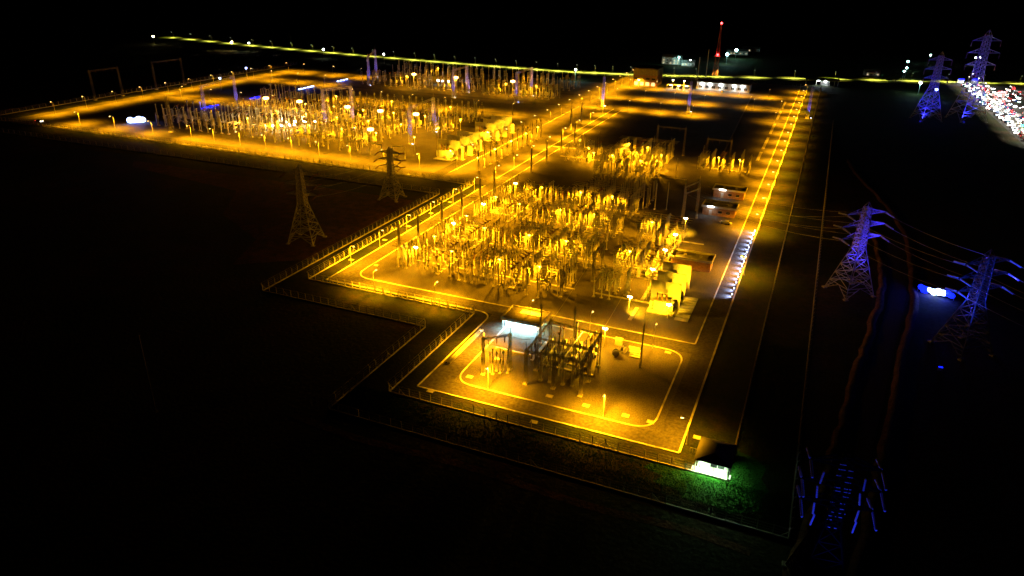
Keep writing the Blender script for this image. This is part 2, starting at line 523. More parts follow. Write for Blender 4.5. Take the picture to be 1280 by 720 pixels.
def trench(x0, y0, x1, y1, label):
    struct('cable_trench', MB().box(x0, y0, 0.02, x1, y1, 0.26), 'concrete', label)
ti = 0
for nm, xa, xb in (('roadside', -127, -107), ('middle', -99, -66.5), ('transformer', -59.3, -34)):
    for k, yt in enumerate((211.6, 238.9, 274, 301)):
        if nm == 'transformer' and k in (3,): continue
        trench(xa, yt - 0.45, xb, yt + 0.45, f'concrete cable trench cover, {nth(k)} row of the {nm} bays')
trench(-44.2, 197, -43.1, 206.5, 'concrete trench cover running away from the cross road')
trench(-44.2, 213, -43.1, 238, 'concrete trench cover beside the transformer bank')
trench(-44.2, 240, -43.1, 273, 'concrete trench cover west of the low brick building')
for k, (a, b) in enumerate(((424, 447), (456, 492), (503, 540), (557, 592), (607, 640))):
    trench(-30, a, -28.4, b, f'wide concrete trench lid beside the east road, {nth(k)} from the front')
trench(-134, 384.4, -107, 385.3, 'cable trench cover in the northern roadside bays')
trench(-146, 405, -128, 405.9, 'short cable trench cover beside the middle road')
trench(-80, 365.4, -58, 366.2, 'cable trench cover in the northern middle bays')
trench(-57, 394.6, -30, 395.4, 'cable trench cover in the small north-east bays')
struct('cable_trench', MB().bar((-49.5, 438, 0.13), (-57.7, 655, 0.13), 0.9, 0.22), 'oldconcrete', 'thin concrete trench line crossing the empty north plot')
trench(-58.5, 160.2, -44, 160.9, 'concrete trench cover under the front gantry')
trench(-74, 163.4, -47, 164.1, 'long concrete trench cover across the front yard')
trench(-62.4, 160.9, -61.6, 175, 'concrete trench cover between canopy and gantry')

PAD = [(577.8, 469), (550, 498.4), (601, 444), (692, 496.7), (675.6, 524), (735, 507.8), (787.9, 521), (821, 526.7), (863.5, 537), (827, 441), (440, 326), (485, 300), (511.8, 305),
       (466.5, 331), (518, 282), (576, 248), (548, 264), (562, 270), (599, 250)]
PADW = [(-73.8, 146.4), (-79.8, 133.5 + 2.3), (-70.9, 158.0), (-51.2, 146.4), (-50.6, 134.2), (-41.4, 146.2), (-31.2, 146.0), (-25.0, 145.9), (-13.6, 144.2), (-28.4, 181.6),
        (-150, 202), (-150.2, 225), (-138.5, 222.5), (-138.8, 201.5), (-150, 243), (-150, 280), (-150, 262), (-138, 258.5), (-138.2, 287)]
PADL = ['inside the front yard kerb corner', 'in the grass outside the front kerb corner', 'beside the short front road', 'in front of the dark gantry', 'on the front kerb', 'inside the front kerb near the gantry',
        'inside the front kerb near the pole', 'at the rounded east kerb corner', 'east of the east road', 'in the north-east corner of the front yard']
for k, (x, y) in enumerate(PADW):
    lb = PADL[k] if k < len(PADL) else ('beside the fence road, ' + nth(k - 10) + ' of its row' if x < -145 else 'inside the fence road kerb, ' + nth([12, 13, 17, 18].index(k) if k in (12, 13, 17, 18) else 0) + ' of its row')
    t = thing('drain_cover', (x, y, 0.04), 'square pale concrete drain cover ' + lb, 'drain cover', 'concrete drain covers by the kerbs')
    obj('frame', MB().box(-0.9, -0.65, 0, 0.9, 0.65, 0.12).mesh('frame', 'concrete'), t)
    obj('lid', MB().box(-0.7, -0.48, 0.12, 0.7, 0.48, 0.17).mesh('lid', 'kerb'), t)

# far highway, its verges and the avenue on the right
HW = [(-862, 776), (-699, 749), (-564, 733), (-445, 721), (-343, 714.5), (-250, 712), (-180, 725), (-98, 752), (47, 806), (174, 848), (420, 935)]
HWN = [(p[0], p[1] + 13) for p in HW]
struct('highway', MB().sweep(HWN, 9, 0.02, 0.10), 'highway', 'lit highway crossing far behind the substation')
struct('highway_verge', MB().sweep([(x, y - 7.6) for x, y in HWN], 6, 0.01, 0.065), 'verge', 'grass verge along the near side of the highway')
struct('highway_verge', MB().sweep([(x, y + 7.0) for x, y in HWN], 5, 0.01, 0.065), 'verge', 'grass verge along the far side of the highway')
struct('avenue', MB().poly([(121, 540), (186, 540), (186, 838), (115, 828)], 0.11), 'asphalt', 'wide paved avenue crowded with cars beyond the pylons')

# ditch and dirt banks on the east side
def smooth(pts, n=6):
    out = []
    P = [Vector(p) for p in pts]
    for i in range(len(P) - 1):
        a, b, c, d = P[max(0, i - 1)], P[i], P[i + 1], P[min(len(P) - 1, i + 2)]
        for k in range(n):
            t = k / n
            out.append(tuple(0.5 * ((2 * b) + (c - a) * t + (2 * a - 5 * b + 4 * c - d) * t * t + (-a + 3 * b - 3 * c + d) * t ** 3)))
    out.append(tuple(P[-1]))
    return out
def jit(a): return random.uniform(-a, a)
def bank(pts, w, h, mt, label, name='dirt_bank'):
    mb = MB()
    pts = [(x + jit(0.5), y + jit(0.5)) for x, y in smooth(pts, 10)]
    N = len(pts)
    prof = [(-0.5, -0.05), (-0.28, 0.55), (-0.06, 1.0), (0.2, 0.8), (0.42, 0.25), (0.5, -0.05)]
    for i, (x, y) in enumerate(pts):
        a, c = Vector(pts[max(0, i - 1)]), Vector(pts[min(N - 1, i + 1)])
        d = (c - a).normalized()
        for u, v in prof:
            j = random.uniform(-0.05, 0.05) if v > 0 else 0
            mb.v.append((x - d.y * w * (u + j), y + d.x * w * (u + j), h * (v + j * 3)))
    for i in range(N - 1):
        for k in range(5):
            mb.f.append((i * 6 + k, i * 6 + k + 1, (i + 1) * 6 + k + 1, (i + 1) * 6 + k))
    o = tag(obj(name, mb.mesh(name, mt, True)), label, None, None, 'structure')
    return o
bL = [(24, 345), (29, 306.7), (29.8, 263), (24.7, 218.7), (21.4, 195), (17.1, 160.5), (13, 130), (8, 100), (2, 60)]
bR = [(18.5, 450), (23.6, 414.5), (38.9, 339.7), (40, 267.6), (32.6, 203.4), (26.4, 158), (22, 125), (16, 90), (10, 60)]
bank(bL, 2.6, 0.6, 'dirt_track', 'reddish dirt bank on the near side of the ditch')
bank(bR, 2.8, 0.6, 'dirt_track', 'reddish dirt bank on the far side of the ditch')
mid = [((a[0] + b[0]) / 2, (a[1] + b[1]) / 2) for a, b in zip(bL[1:], [(38, 310), (40, 265), (34.5, 218), (32, 195), (27, 160.5), (23, 130), (18, 100), (12, 60)])]
struct('ditch', MB().sweep(smooth(mid), 5.0, 0.005, 0.03), 'mud', 'dark muddy ditch bed between two dirt banks')
struct('soil_strip', MB().sweep(smooth([(-105, 113), (-85, 111.5), (-60, 112.8), (-30, 111.6), (-12, 113), (2, 112)]), 2.2, 0.01, 0.035), 'soil', 'thin strip of bare soil along the outer front fence')

# ================================================================== FENCES
post_mesh = {}
def fence(a, b, label, out, sp=3.0, h=2.4, base=True, braces=True):
    a, b = Vector(a), Vector(b)
    L = (b - a).length
    d = (b - a) / L
    n = max(1, round(L / sp))
    t = thing('perimeter_fence', (a.x, a.y, 0), label, 'fence', 'perimeter fences')
    key = (round(out[0]), round(out[1]), h)
    if key not in post_mesh:
        mb = MB().box(-0.085, -0.085, 0, 0.085, 0.085, h)
        mb.bar((0, 0, h - 0.05), (out[0] * 0.4, out[1] * 0.4, h + 0.45), 0.13)
        post_mesh[key] = mb.mesh('fence_post', 'concrete')
    for k in range(n + 1):
        p = d * (L * k / n)
        obj('post', post_mesh[key], t, (p.x, p.y, 0))
    e = b - a
    for k, z in enumerate((0.5, 1.1, 1.7, h - 0.05)):
        obj('wire', MB().bar((0, 0, z), (e.x, e.y, z), 0.022).mesh('wire', 'wire'), t)
    o = Vector(out)
    for k in (0.45,):
        obj('barbed_wire', MB().bar((o.x * 0.38, o.y * 0.38, h + 0.4), (e.x + o.x * 0.38, e.y + o.y * 0.38, h + 0.4), 0.03).mesh('barbed_wire', 'wire'), t)
    if base:
        obj('base_kerb', MB().sweep([(0, 0), (e.x, e.y)], 0.26, 0, 0.3).mesh('base_kerb', 'concrete'), t)
    if braces:
        mbr = {}
        for k in range(0, n + 1, 9):
            p = d * (L * k / n)
            for s in (-1, 1):
                q = p + d * (s * 1.9)
                if 0 <= q.dot(d) <= L:
                    if s not in mbr:
                        mbr[s] = MB().bar((0, 0, h * 0.8), (d.x * s * 1.9, d.y * s * 1.9, 0.02), 0.12).mesh('brace', 'concrete')
                    obj('brace', mbr[s], t, (p.x, p.y, 0))
    return t
fence((-5, 131.3), (-89.3, 131.3), 'inner front fence of concrete posts beside the guard hut', (0, -1))
fence((-89.3, 131.5), (-89.3, 180.8), 'inner fence west of the front yard', (-1, 0))
fence((-89.5, 181), (-153, 181), 'inner fence stepping back behind the front yard', (0, -1))
fence((-153, 181.2), (-153, 309.4), 'inner fence along the road past the two brown lattice towers', (-1, 0))
fence((-153.2, 309.6), (-520, 309.6), 'long inner fence along the south side of the west yard', (0, -1), 4.0, braces=False)
fence((-524, 311), (-524, 640), 'fence along the far west side of the west yard', (-1, 0), 5.0, braces=False)
fence((-5, 131.5), (-5, 735), 'long inner fence along the east road', (1, 0), 3.2, braces=False)
fence((8.3, 118.5), (-98.6, 118.5), 'outer front fence in the dark grass', (0, -1))
fence((-98.6, 118.7), (-98.6, 166.4), 'outer fence west of the front yard', (-1, 0))
fence((-98.8, 166.6), (-160.5, 166.6), 'outer fence stepping back beside the dark field', (0, -1))
fence((-160.5, 166.8), (-160.5, 289), 'outer fence facing the two brown lattice towers', (-1, 0))
fence((-160.7, 289.2), (-478, 286.5), 'long outer fence along the dark field south of the west yard', (0, -1), 5.0, braces=False)
fence((8.3, 118.7), (8.3, 560), 'outer fence beside the ditch', (1, 0), 3.2, braces=False)
fence((-5.2, 735), (-135, 735), 'back fence behind the control building', (0, 1), 3.5, braces=False)

# ================================================================== STREET LAMPS
def lamp_parts(h, arm, head_mat='e_sodium'):
    pole = MB().lathe([(0.17, 0), (0.17, 0.25), (0.09, 0.3), (0.06, h - 0.9)], 8).mesh('pole', 'steel')
    a = MB()
    pts = [(0, h - 0.92), (0.08, h - 0.5), (0.3, h - 0.2), (arm * 0.55, h - 0.02), (arm, h + 0.04)]
    for p, q in zip(pts, pts[1:]):
        a.cyl((p[0], 0, p[1]), (q[0], 0, q[1]), 0.06, n=6)
    arm_m = a.mesh('arm', 'white')
    hd = MB().cyl((arm - 0.1, 0, h + 0.06), (arm + 0.75, 0, h + 0.08), 0.1, 0.2, 8).mesh('lamp_head', 'cabinet')
    ln = MB().cbox(arm + 0.42, 0, h - 0.1, 0.62, 0.36, 0.14).mesh('lens', head_mat)
    return [('pole', pole), ('arm', arm_m), ('lamp_head', hd, (0, 0, 0), [('lens', ln)])]
LAMP7 = lamp_parts(7.0, 1.3)
LAMP8 = lamp_parts(8.5, 1.8)
M['e_hwy'] = emit('highway_lens', (0.85, 1.0, 0.6), 0.4)
LAMPH = lamp_parts(11.0, 2.4, 'e_white')
LAMPW = lamp_parts(7.0, 2.0, 'e_hwy')
LAMPW[0][1].materials[0] = M['darkroof']; LAMPW[1][1].materials[0] = M['darkroof']  # poles darkened so the added lamps hardly show
POLE5 = lamp_parts(6.6, 0.5)
def street_lamp(x, y, rz, label, key='street_light', parts=LAMP7, h=7.0, arm=1.3, group='sodium street lamps along the service roads', reach=2.2):
    t = place(parts, 'street_lamp', (x, y, 0.04), label, 'street lamp', group, rz)
    lamp(key, t, (arm + 0.42, 0, h - 0.28), (arm + 0.42 + reach * 0.3, 0, 0))
    return t
UP = math.pi / 2
for k, x in enumerate((-449, -417, -384, -352, -334, -314, -295, -276, -257, -236, -214, -192)):
    street_lamp(x, 325, -UP, f'curved street lamp on the south road of the west yard, {nth(k)} from the corner', parts=LAMP8, h=8.5, arm=1.8)
    if k in (3, 7, 11): lamp('spill_east', bpy.data.objects['street_lamp' if k == 0 else f'street_lamp.{k:03d}'], (0, 0, 9.4))
street_lamp(-494, 341, math.pi, 'curved street lamp just inside the far west road corner', parts=LAMP8, h=8.5, arm=1.8)
for k in range(10):
    street_lamp(-494.5, 366 + k * 25, math.pi, f'street lamp beside the far west road, {nth(k)} from the corner', parts=LAMP8, h=8.5, arm=1.8)
for k, y in enumerate((199, 218, 238, 258, 279, 301, 326, 350, 374, 400, 428, 456, 486, 516)):
    _t = street_lamp(-147.9, y, 0, f'street lamp on the middle road west kerb, {nth(k)} from the front', 'street_light' if k not in (6, 7, 8, 9) else 'street_light', reach=2.6)
    if k in (0, 2, 4): lamp('spill', _t, (0, 0, 7.8))
for k in range(17):
    street_lamp(-173.2, 332 + k * 23.5, math.pi, f'street lamp on the bright road between the switchyards, {nth(k)} from the front', parts=LAMP8, h=8.5, arm=1.8)
for k, x in enumerate((-127, -104)):
    _t = street_lamp(x, 182.2, UP, f'street lamp by the stepped fence of the cross road, {ORD[k]} from the west', reach=3)
    lamp('spill', _t, (0, 0, 7.8))
for k, x in enumerate((-71, -52, -33)):
    street_lamp(x, 182.4, UP, f'street lamp at the back kerb of the front yard, {ORD[k]} from the canopy', 'street_light_dim', reach=3)
street_lamp(-66.9, 143.3, -UP, 'white street lamp at the front kerb near the small gantry', parts=POLE5, h=6.6, arm=0.5)
street_lamp(-36.1, 143.4, -UP, 'white street lamp at the front kerb east of the dark gantry', parts=POLE5, h=6.6, arm=0.5)
street_lamp(-76.2, 160.5, math.pi, 'street lamp beside the short road west of the front yard', parts=POLE5, h=6.6, arm=0.5)
street_lamp(-15.4, 140.5, math.pi, 'street lamp at the front end of the east road near the hut', 'street_light_dim')
for k, y in enumerate((249, 301, 326, 350, 375, 400, 426, 452, 479, 507, 536, 566, 597, 629, 662, 697)):
    _t = street_lamp(-15.6, y, math.pi, f'street lamp on the east road kerb, {nth(k)} from the front', 'street_light' if k else 'street_light_dim', reach=1.2)
    if k in (0, 2): lamp('spill_east', _t, (0, 0, 7.9))
for r, (y, nm) in enumerate(((543.9, 'first'), (595.9, 'second'))):
    for k, x in enumerate((-160, -136, -112, -88, -50, -30)):
        if k == 4 and r == 0: continue
        street_lamp(x, y, UP, f'street lamp on the {nm} cross road of the empty north plot, {nth(k)} from the west', 'street_light' if k < 4 else 'street_light_dim', reach=2)
for k, x in enumerate((-164, -140, -116, -92, -68, -44)):
    street_lamp(x, 653.9, UP, f'street lamp on the road before the control building, {nth(k)} from the west', reach=2)
for y, nm, xs in ((430.6, 'first', (-470, -440, -410, -380)), (482.6, 'second', (-345, -318, -290, -262, -234, -206)), (535.6, 'third', (-470, -440, -410)), (588.6, 'fourth', (-475, -440, -408))):
    for k, x in enumerate(xs):
        street_lamp(x, y, UP, f'street lamp on the {nm} cross road of the west yard, {nth(k)} from the west', parts=LAMP8, h=8.5, arm=1.8)
for k in range(36):  # lamps added to make the highway a bright band
    s = k / 35 * (len(HW) - 2)
    i = int(s); f = s - i
    x, y = HWN[i][0] * (1 - f) + HWN[i + 1][0] * f, HWN[i][1] * (1 - f) + HWN[i + 1][1] * f
    street_lamp(x, y + 5.6, -UP, f'added highway lamp, {nth(k)} along the far highway from the west', 'highway_fill_light', LAMPW, 7.0, 2.0, 'added lamps along the far highway', 5)

# LED bollards on the east road
bol = [('post', MB().lathe([(0.16, 0), (0.16, 0.9), (0.1, 0.95)], 8).mesh('post', 'white')), ('light_head', MB().lathe([(0.19, 0.95), (0.19, 1.35)], 8).mesh('light_head', 'e_bluehot'), (0, 0, 0), [('cap', MB().lathe([(0.24, 1.35), (0.24, 1.42), (0.05, 1.5)], 8).mesh('cap', 'white'))])]
for k in range(14):
    t = place(bol, 'bollard_light', (-17.0, 228 + k * 5.3, 0.05), f'bluish white bollard light on the east road, {nth(k)} from the front', 'bollard', 'row of bluish bollard lights')
    lamp('bollard_light', t, (-0.3, 0, 1.3), (-1.3, 0, 0))

# ================================================================== SWITCHYARD EQUIPMENT
foot = MB().box(-0.45, -0.45, 0, 0.45, 0.45, 0.25).mesh('footing', 'concrete')
ped = MB().box(-0.12, -0.12, 0.25, 0.12, 0.12, 2.4).cbox(0, 0, 2.44, 0.5, 0.5, 0.08).mesh('pedestal', 'steel')
_lp = MB(); lattice(_lp, 0, 0, 0.25, 2.45, 0.46, 0.4, 3, 0.05, 0.09); lped = _lp.mesh('pedestal', 'steel')
def ins(z0, z1, r, n, mt, x=0, y=0, nm='insulator'):
    return MB().insulator((x, y, z0), (x, y, z1), r, n).mesh(nm, mt)
def ring(r, z, t=0.06, n=10):
    mb = MB()
    for k in range(n):
        a, b = 2 * math.pi * k / n, 2 * math.pi * (k + 1) / n
        mb.cyl((r * math.cos(a), r * math.sin(a), z), (r * math.cos(b), r * math.sin(b), z), t, n=5)
    return mb.mesh('grading_ring', 'alu')
def E_post(mt):
    return [('footing', foot), ('pedestal', ped), ('insulator', ins(2.48, 5.1, 0.2, 8, mt)), ('cap', MB().lathe([(0.2, 5.1), (0.2, 5.25), (0.06, 5.4)], 8).mesh('cap', 'alu'))]
EQ = {}
EQ['post_insulator'] = E_post('porc_g')
EQ['bus_support'] = E_post('porc_b')
EQ['surge_arrester'] = [('footing', foot), ('pedestal', lped), ('insulator', ins(2.5, 4.9, 0.16, 9, 'porc_g')), ('grading_ring', ring(0.42, 4.5)), ('cap', MB().lathe([(0.12, 4.9), (0.12, 5.2)], 6).mesh('cap', 'alu'))]
EQ['current_transformer'] = [('footing', foot), ('pedestal', lped), ('base_tank', MB().cbox(0, 0, 2.75, 0.55, 0.55, 0.6).mesh('base_tank', 'tank')), ('insulator', ins(3.05, 5.1, 0.24, 7, 'porc_g')),
                             ('head_tank', MB().lathe([(0.22, 5.1), (0.34, 5.25), (0.34, 5.7), (0.22, 5.9), (0.08, 5.95)], 9).mesh('head_tank', 'tank')), ('terminal', MB().bar((-0.75, 0, 5.45), (0.75, 0, 5.45), 0.1).mesh('terminal', 'alu'))]
EQ['voltage_transformer'] = [('footing', foot), ('pedestal', ped), ('base_tank', MB().cbox(0, 0, 2.8, 0.6, 0.55, 0.7).mesh('base_tank', 'tank')), ('insulator', ins(3.15, 6.3, 0.21, 9, 'porc_g')), ('cap', MB().lathe([(0.3, 6.3), (0.3, 6.5), (0.05, 6.6)], 8).mesh('cap', 'alu'))]
_bf = MB(); lattice(_bf, 0, 0, 0.25, 2.3, 0.6, 0.5, 2, 0.05, 0.09)
EQ['circuit_breaker'] = [('footing', MB().box(-0.8, -0.8, 0, 0.8, 0.8, 0.25).mesh('footing', 'concrete')), ('support_frame', _bf.mesh('support_frame', 'steel')), ('mechanism_box', MB().box(-0.55, -1.0, 0.9, 0.55, -0.46, 2.1).mesh('mechanism_box', 'cabinet'), (0, 0, 0), [('door', MB().box(-0.45, -1.04, 1.0, 0.45, -1.002, 2.0).mesh('door', 'tank'))]),
                         ('insulator', ins(2.35, 4.4, 0.19, 7, 'porc_g')), ('interrupter', MB().insulator((-1.25, 0, 5.1), (-0.2, 0, 4.75), 0.17, 4).insulator((0.2, 0, 4.75), (1.25, 0, 5.1), 0.17, 4).cbox(0, 0, 4.65, 0.5, 0.45, 0.5).mesh('interrupter', 'porc_b'))]
_df = MB().bar((-1.5, 0, 0.2), (-1.5, 0, 2.5), 0.2).bar((1.5, 0, 0.2), (1.5, 0, 2.5), 0.2).bar((-1.9, 0, 2.6), (1.9, 0, 2.6), 0.26, 0.22).bar((-1.5, 0, 1.0), (1.5, 0, 2.4), 0.08)
EQ['disconnect_switch'] = [('support_frame', _df.mesh('support_frame', 'steel')), ('insulator', ins(2.72, 4.5, 0.19, 6, 'porc_g', -1.6)), ('insulator', ins(2.72, 4.5, 0.19, 6, 'porc_g', 1.6)), ('insulator', ins(2.72, 4.5, 0.19, 6, 'porc_g', 0.0)),
                           ('blade', MB().cyl((-1.7, 0, 4.6), (0.1, 0, 4.62), 0.07, n=6).cyl((0.1, 0, 4.62), (1.5, 0, 5.3), 0.06, n=6).cbox(-1.6, 0, 4.6, 0.35, 0.3, 0.2).cbox(1.6, 0, 4.6, 0.35, 0.3, 0.2).mesh('blade', 'alu')), ('drive_box', MB().cbox(1.5, -0.3, 1.2, 0.45, 0.35, 0.7).mesh('drive_box', 'cabinet'))]
DESC = {'post_insulator': 'grey post insulator', 'bus_support': 'brown busbar support', 'surge_arrester': 'ringed surge arrester', 'current_transformer': 'current transformer with round head',
        'voltage_transformer': 'tall voltage transformer', 'circuit_breaker': 'T-shaped circuit breaker pole', 'disconnect_switch': 'disconnect switch on H frame'}
def equip(kind, x, y, label, rz=0.0, sc=1.0, group=None):
    return place(EQ[kind], kind, (x, y, 0.04), label, kind.replace('_', ' '), group or kind.replace('_', ' ') + ' poles in the switchyard', rz, (sc, sc, sc * TALL))

TALL = 1.4
PH = ('near', 'middle', 'far')
def jit(a): return random.uniform(-a, a)
# --- bays running west-east in the middle yard and the northern rows
ROAD = [(-131, 'surge_arrester', ''), (-127.6, 'voltage_transformer', ''), (-121, 'disconnect_switch', 'outer '), (-115, 'circuit_breaker', ''), (-110, 'current_transformer', '')]
MIDD = [(-97, 'disconnect_switch', 'west '), (-91, 'post_insulator', 'west '), (-86.5, 'circuit_breaker', ''), (-82, 'current_transformer', ''), (-75.5, 'disconnect_switch', 'east '), (-68.8, 'voltage_transformer', '')]
TRAN = [(-57, 'disconnect_switch', ''), (-53, 'post_insulator', ''), (-49.5, 'current_transformer', ''), (-46.3, 'circuit_breaker', '')]
def rows(bays, series, name, dy=3.0, sc=1.0, skip=()):
    for b, yc in enumerate(bays):
        for x, kind, pre in series:
            if (b, kind) in skip: continue
            for p in range(3):
                equip(kind, x + jit(0.15), yc + (p - 1) * dy, f'{pre}{DESC[kind]}, {PH[p]} phase, {nth(b)} bay of the {name}', 0 if random.random() < 0.5 else math.pi, sc)
def bay_bus(bays, x0, x1, z, name, dy=2.9, r=0.085):
    for b, yc in enumerate(bays):
        for p in range(3):
            t = thing('bay_busbar', (x0, yc + (p - 1) * dy, 0), f'thin bus tube over the {PH[p]} phase, {nth(b)} bay of the {name}', 'busbar', 'bus tubes over the bays')
            L = x1 - x0
            obj('tube', MB().cyl((0, 0, z), (L, 0, z), r, n=6).mesh('tube', 'alu'), t)
            for k in range(3):
                xx = L * (0.12 + 0.38 * k)
                obj('support', MB().cyl((xx, 0.25, 0), (xx, 0.25, z - 1.7), 0.1, n=6).mesh('support', 'steel'), t)
                obj('insulator', MB().insulator((xx, 0.25, z - 1.7), (xx, 0.02, z - 0.08), 0.14, 5, 6).mesh('insulator', 'porc_g'), t)
bay_bus((206, 233.6, 268.6, 295.4), -133, -100, 8.2, 'roadside rows')
bay_bus((206, 216.4, 233.6, 243.6, 268.6, 278.8, 295.4, 305.4), -99, -66, 9.0, 'central rows', 2.4)
bay_bus((216.4, 233.6, 243.6, 268.6, 278.8), -60, -40, 7.6, 'rows by the transformers')
bay_bus((358, 384.5, 410), -106, -72, 9.0, 'northern central rows', 3.0)
rows((206, 216.4, 233.6, 243.6, 268.6, 278.8, 295.4, 305.4), ROAD, 'roadside rows', 2.4, 1.0)
rows((206, 216.4, 233.6, 243.6, 268.6, 278.8, 295.4, 305.4), MIDD, 'central rows', 2.4, 1.1)
rows((216.4, 233.6, 243.6, 268.6, 278.8), TRAN, 'rows by the transformers', 2.4, 1.05, skip=((0, 'circuit_breaker'),))
NR = [(x, k, p) for x, k, p in ROAD if k in ('voltage_transformer', 'disconnect_switch', 'post_insulator', 'circuit_breaker')]
rows((379.5, 400), NR, 'northern roadside rows', 3.0, 1.0)
NM = [(x - 6, k, p) for x, k, p in MIDD]
rows((358, 371, 384.5, 398, 410), NM, 'northern central rows', 3.0, 1.15)
rows((393, 401.5), [(-55, 'disconnect_switch', ''), (-50, 'current_transformer', ''), (-45, 'circuit_breaker', ''), (-40, 'post_insulator', ''), (-35, 'voltage_transformer', ''), (-31, 'surge_arrester', '')], 'small north-east rows', 3.0, 1.1)
rows((314, 326), [(-78, 'post_insulator', 'west '), (-72, 'voltage_transformer', ''), (-66, 'post_insulator', 'east '), (-92, 'disconnect_switch', ''), (-86, 'surge_arrester', '')], 'dark rows', 3.2, 1.25)
# --- main bus down the corridor
for c, x in enumerate((-105.6, -103, -100.4)):
    for k in range(17):
        equip('bus_support', x, 202 + k * 6.2, f'brown busbar support, {("west", "middle", "east")[c]} bus line, {nth(k)} from the cross road', group='brown supports of the main bus')
    t = thing('busbar', (x, 200, 0), f'long aluminium busbar tube on the {("west", "middle", "east")[c]} line of brown supports', 'busbar', 'main busbars')
    obj('tube', MB().cyl((0, 1, 7.66), (0, 103.5, 7.66), 0.1, n=6).mesh('tube', 'alu'), t)
# --- portal frames of pale tube with elbows, running away from the road
def tube_frame(x, y0, y1, h, label, legs=3, r=0.2):
    t = thing('busbar_portal', (x, y0, 0.04), label, 'busbar portal', 'pale tubular bus frames')
    L = y1 - y0
    for k in range(legs):
        yy = L * k / (legs - 1)
        c = obj('leg', MB().cyl((0, yy, 0.2), (0, yy, h - 0.55), r, n=8).mesh('leg', 'white'), t)
        obj('footing', MB().cbox(0, yy, 0.1, 1.0, 1.0, 0.2).mesh('footing', 'concrete'), t)
    mb = MB()
    pts = [(0, h - 0.55), (0.12, h - 0.2), (0.5, h), (L - 0.5, h), (L - 0.12, h - 0.2), (L, h - 0.55)]
    for a, b in zip(pts, pts[1:]):
        mb.cyl((0, a[0], a[1]), (0, b[0], b[1]), r * 0.85, n=8)
    obj('crossbar', mb.mesh('crossbar', 'white'), t)
fi = 0
for (bx, by, h, n) in ((-99.5, 208.5, 7.2, 'front central'), (-99, 241, 7.2, 'second central'), (-96, 276, 7.2, 'third central'), (-59, 209, 5.2, 'front transformer'), (-59.5, 241, 5.2, 'second transformer'), (-59.8, 276.5, 5.2, 'third transformer'),
                       (-112, 303.5, 5.0, 'last roadside'), (-111, 242, 4.6, 'second roadside'), (-110.5, 276, 4.6, 'third roadside')):
    for k in range(3):
        tube_frame(bx + k * 2.6, by, by + (9 if h > 6 else 6.5), h, f'{("west", "middle", "east")[k]} pale tube frame in the {n} bay group', 2)
# tall pale poles standing at the front of the central rows
def slim_pole(x, y, h, label, r=0.22, mt='white', name='support_pole', cat='pole', grp=None):
    t = thing(name, (x, y, 0.04), label, cat, grp)
    obj('footing', MB().cbox(0, 0, 0.12, 0.9, 0.9, 0.24).mesh('footing', 'concrete'), t)
    obj('shaft', MB().lathe([(r, 0.24), (r * 0.8, h - 0.3)], 8).mesh('shaft', mt), t)
    obj('cap', MB().lathe([(r * 1.2, h - 0.3), (r * 1.2, h - 0.1), (0.05, h)], 8).mesh('cap', 'steel'), t)
    return t
for k, (x, y, h) in enumerate(((-95.8, 203, 8.5), (-92.4, 202.5, 10), (-88, 202, 8.5), (-83.2, 201, 7.5), (-79.5, 200.5, 9.5), (-75.5, 200.2, 7), (-87, 225, 11), (-78, 251, 11), (-92, 251, 9.5), (-70, 262, 10), (-84, 288, 11), (-74, 305, 10), (-67, 309, 12), (-62, 311, 12), (-57, 312, 13))):
    slim_pole(x, y, h, f'tall pale support pole in the central yard, {nth(k)} counting away from the cross road', grp='tall pale support poles')

# --- big bays running south-north in the west yard
WS = [(345, 'voltage_transformer', 'south '), (353, 'disconnect_switch', 'first '), (362, 'circuit_breaker', 'south '), (371, 'current_transformer', 'south '), (380, 'post_insulator', 'first '), (389, 'disconnect_switch', 'second '), (399, 'bus_support', ''), (408, 'disconnect_switch', 'third '), (417, 'circuit_breaker', 'north '), (425, 'post_insulator', 'second '), (446, 'disconnect_switch', 'fourth '), (455, 'current_transformer', 'north '), (464, 'surge_arrester', '')]
WX = [-395, -371, -347, -323, -299, -275, -251, -227]
for b, xc in enumerate(WX):
    for y, kind, pre in WS:
        if xc < -380 and y > 375 and y < 440: continue
        if b == 7 and y < 400: continue
        for p in range(3):
            equip(kind, xc + (p - 1) * 5.6, y + jit(0.5), f'{pre}large {DESC[kind]}, {("west", "middle", "east")[p]} phase, {nth(b)} bay of the west yard', UP, 1.55, kind.replace('_', ' ') + ' poles of the west yard')
WS2 = [(558, 'post_insulator', 'south '), (567, 'circuit_breaker', ''), (577, 'disconnect_switch', 'south '), (610, 'post_insulator', 'north '), (622, 'voltage_transformer', ''), (634, 'disconnect_switch', 'north ')]
for b, xc in enumerate((-380, -356, -332, -308, -284, -260, -236, -212)):
    for y, kind, pre in WS2:
        for p in range(3):
            equip(kind, xc + (p - 1) * 5.6, y + jit(0.5), f'{pre}large {DESC[kind]}, {("west", "middle", "east")[p]} phase, {nth(b)} bay of the far yard', UP, 1.5, kind.replace('_', ' ') + ' poles of the far yard')
for k in range(34):
    slim_pole(random.uniform(-345, -200), random.choice((343, 375, 394, 412, 441, 460, 553, 572, 605, 630)) + jit(2), random.uniform(13, 18), f'thin tall lightning pole among the west yard bays, {nth(k)} of the group', 0.15, 'steel', 'lightning_pole', 'pole', 'thin lightning poles of the west yard')
for k in range(22):
    slim_pole(random.uniform(-128, -48), random.choice((224.5, 252, 256, 288, 306, 365, 378, 391, 404)) + jit(1.5), random.uniform(9.5, 13), f'thin tall lightning pole among the middle yard bays, {nth(k)} of the group', 0.12, 'steel', 'lightning_pole', 'pole', 'thin lightning poles of the middle yard')
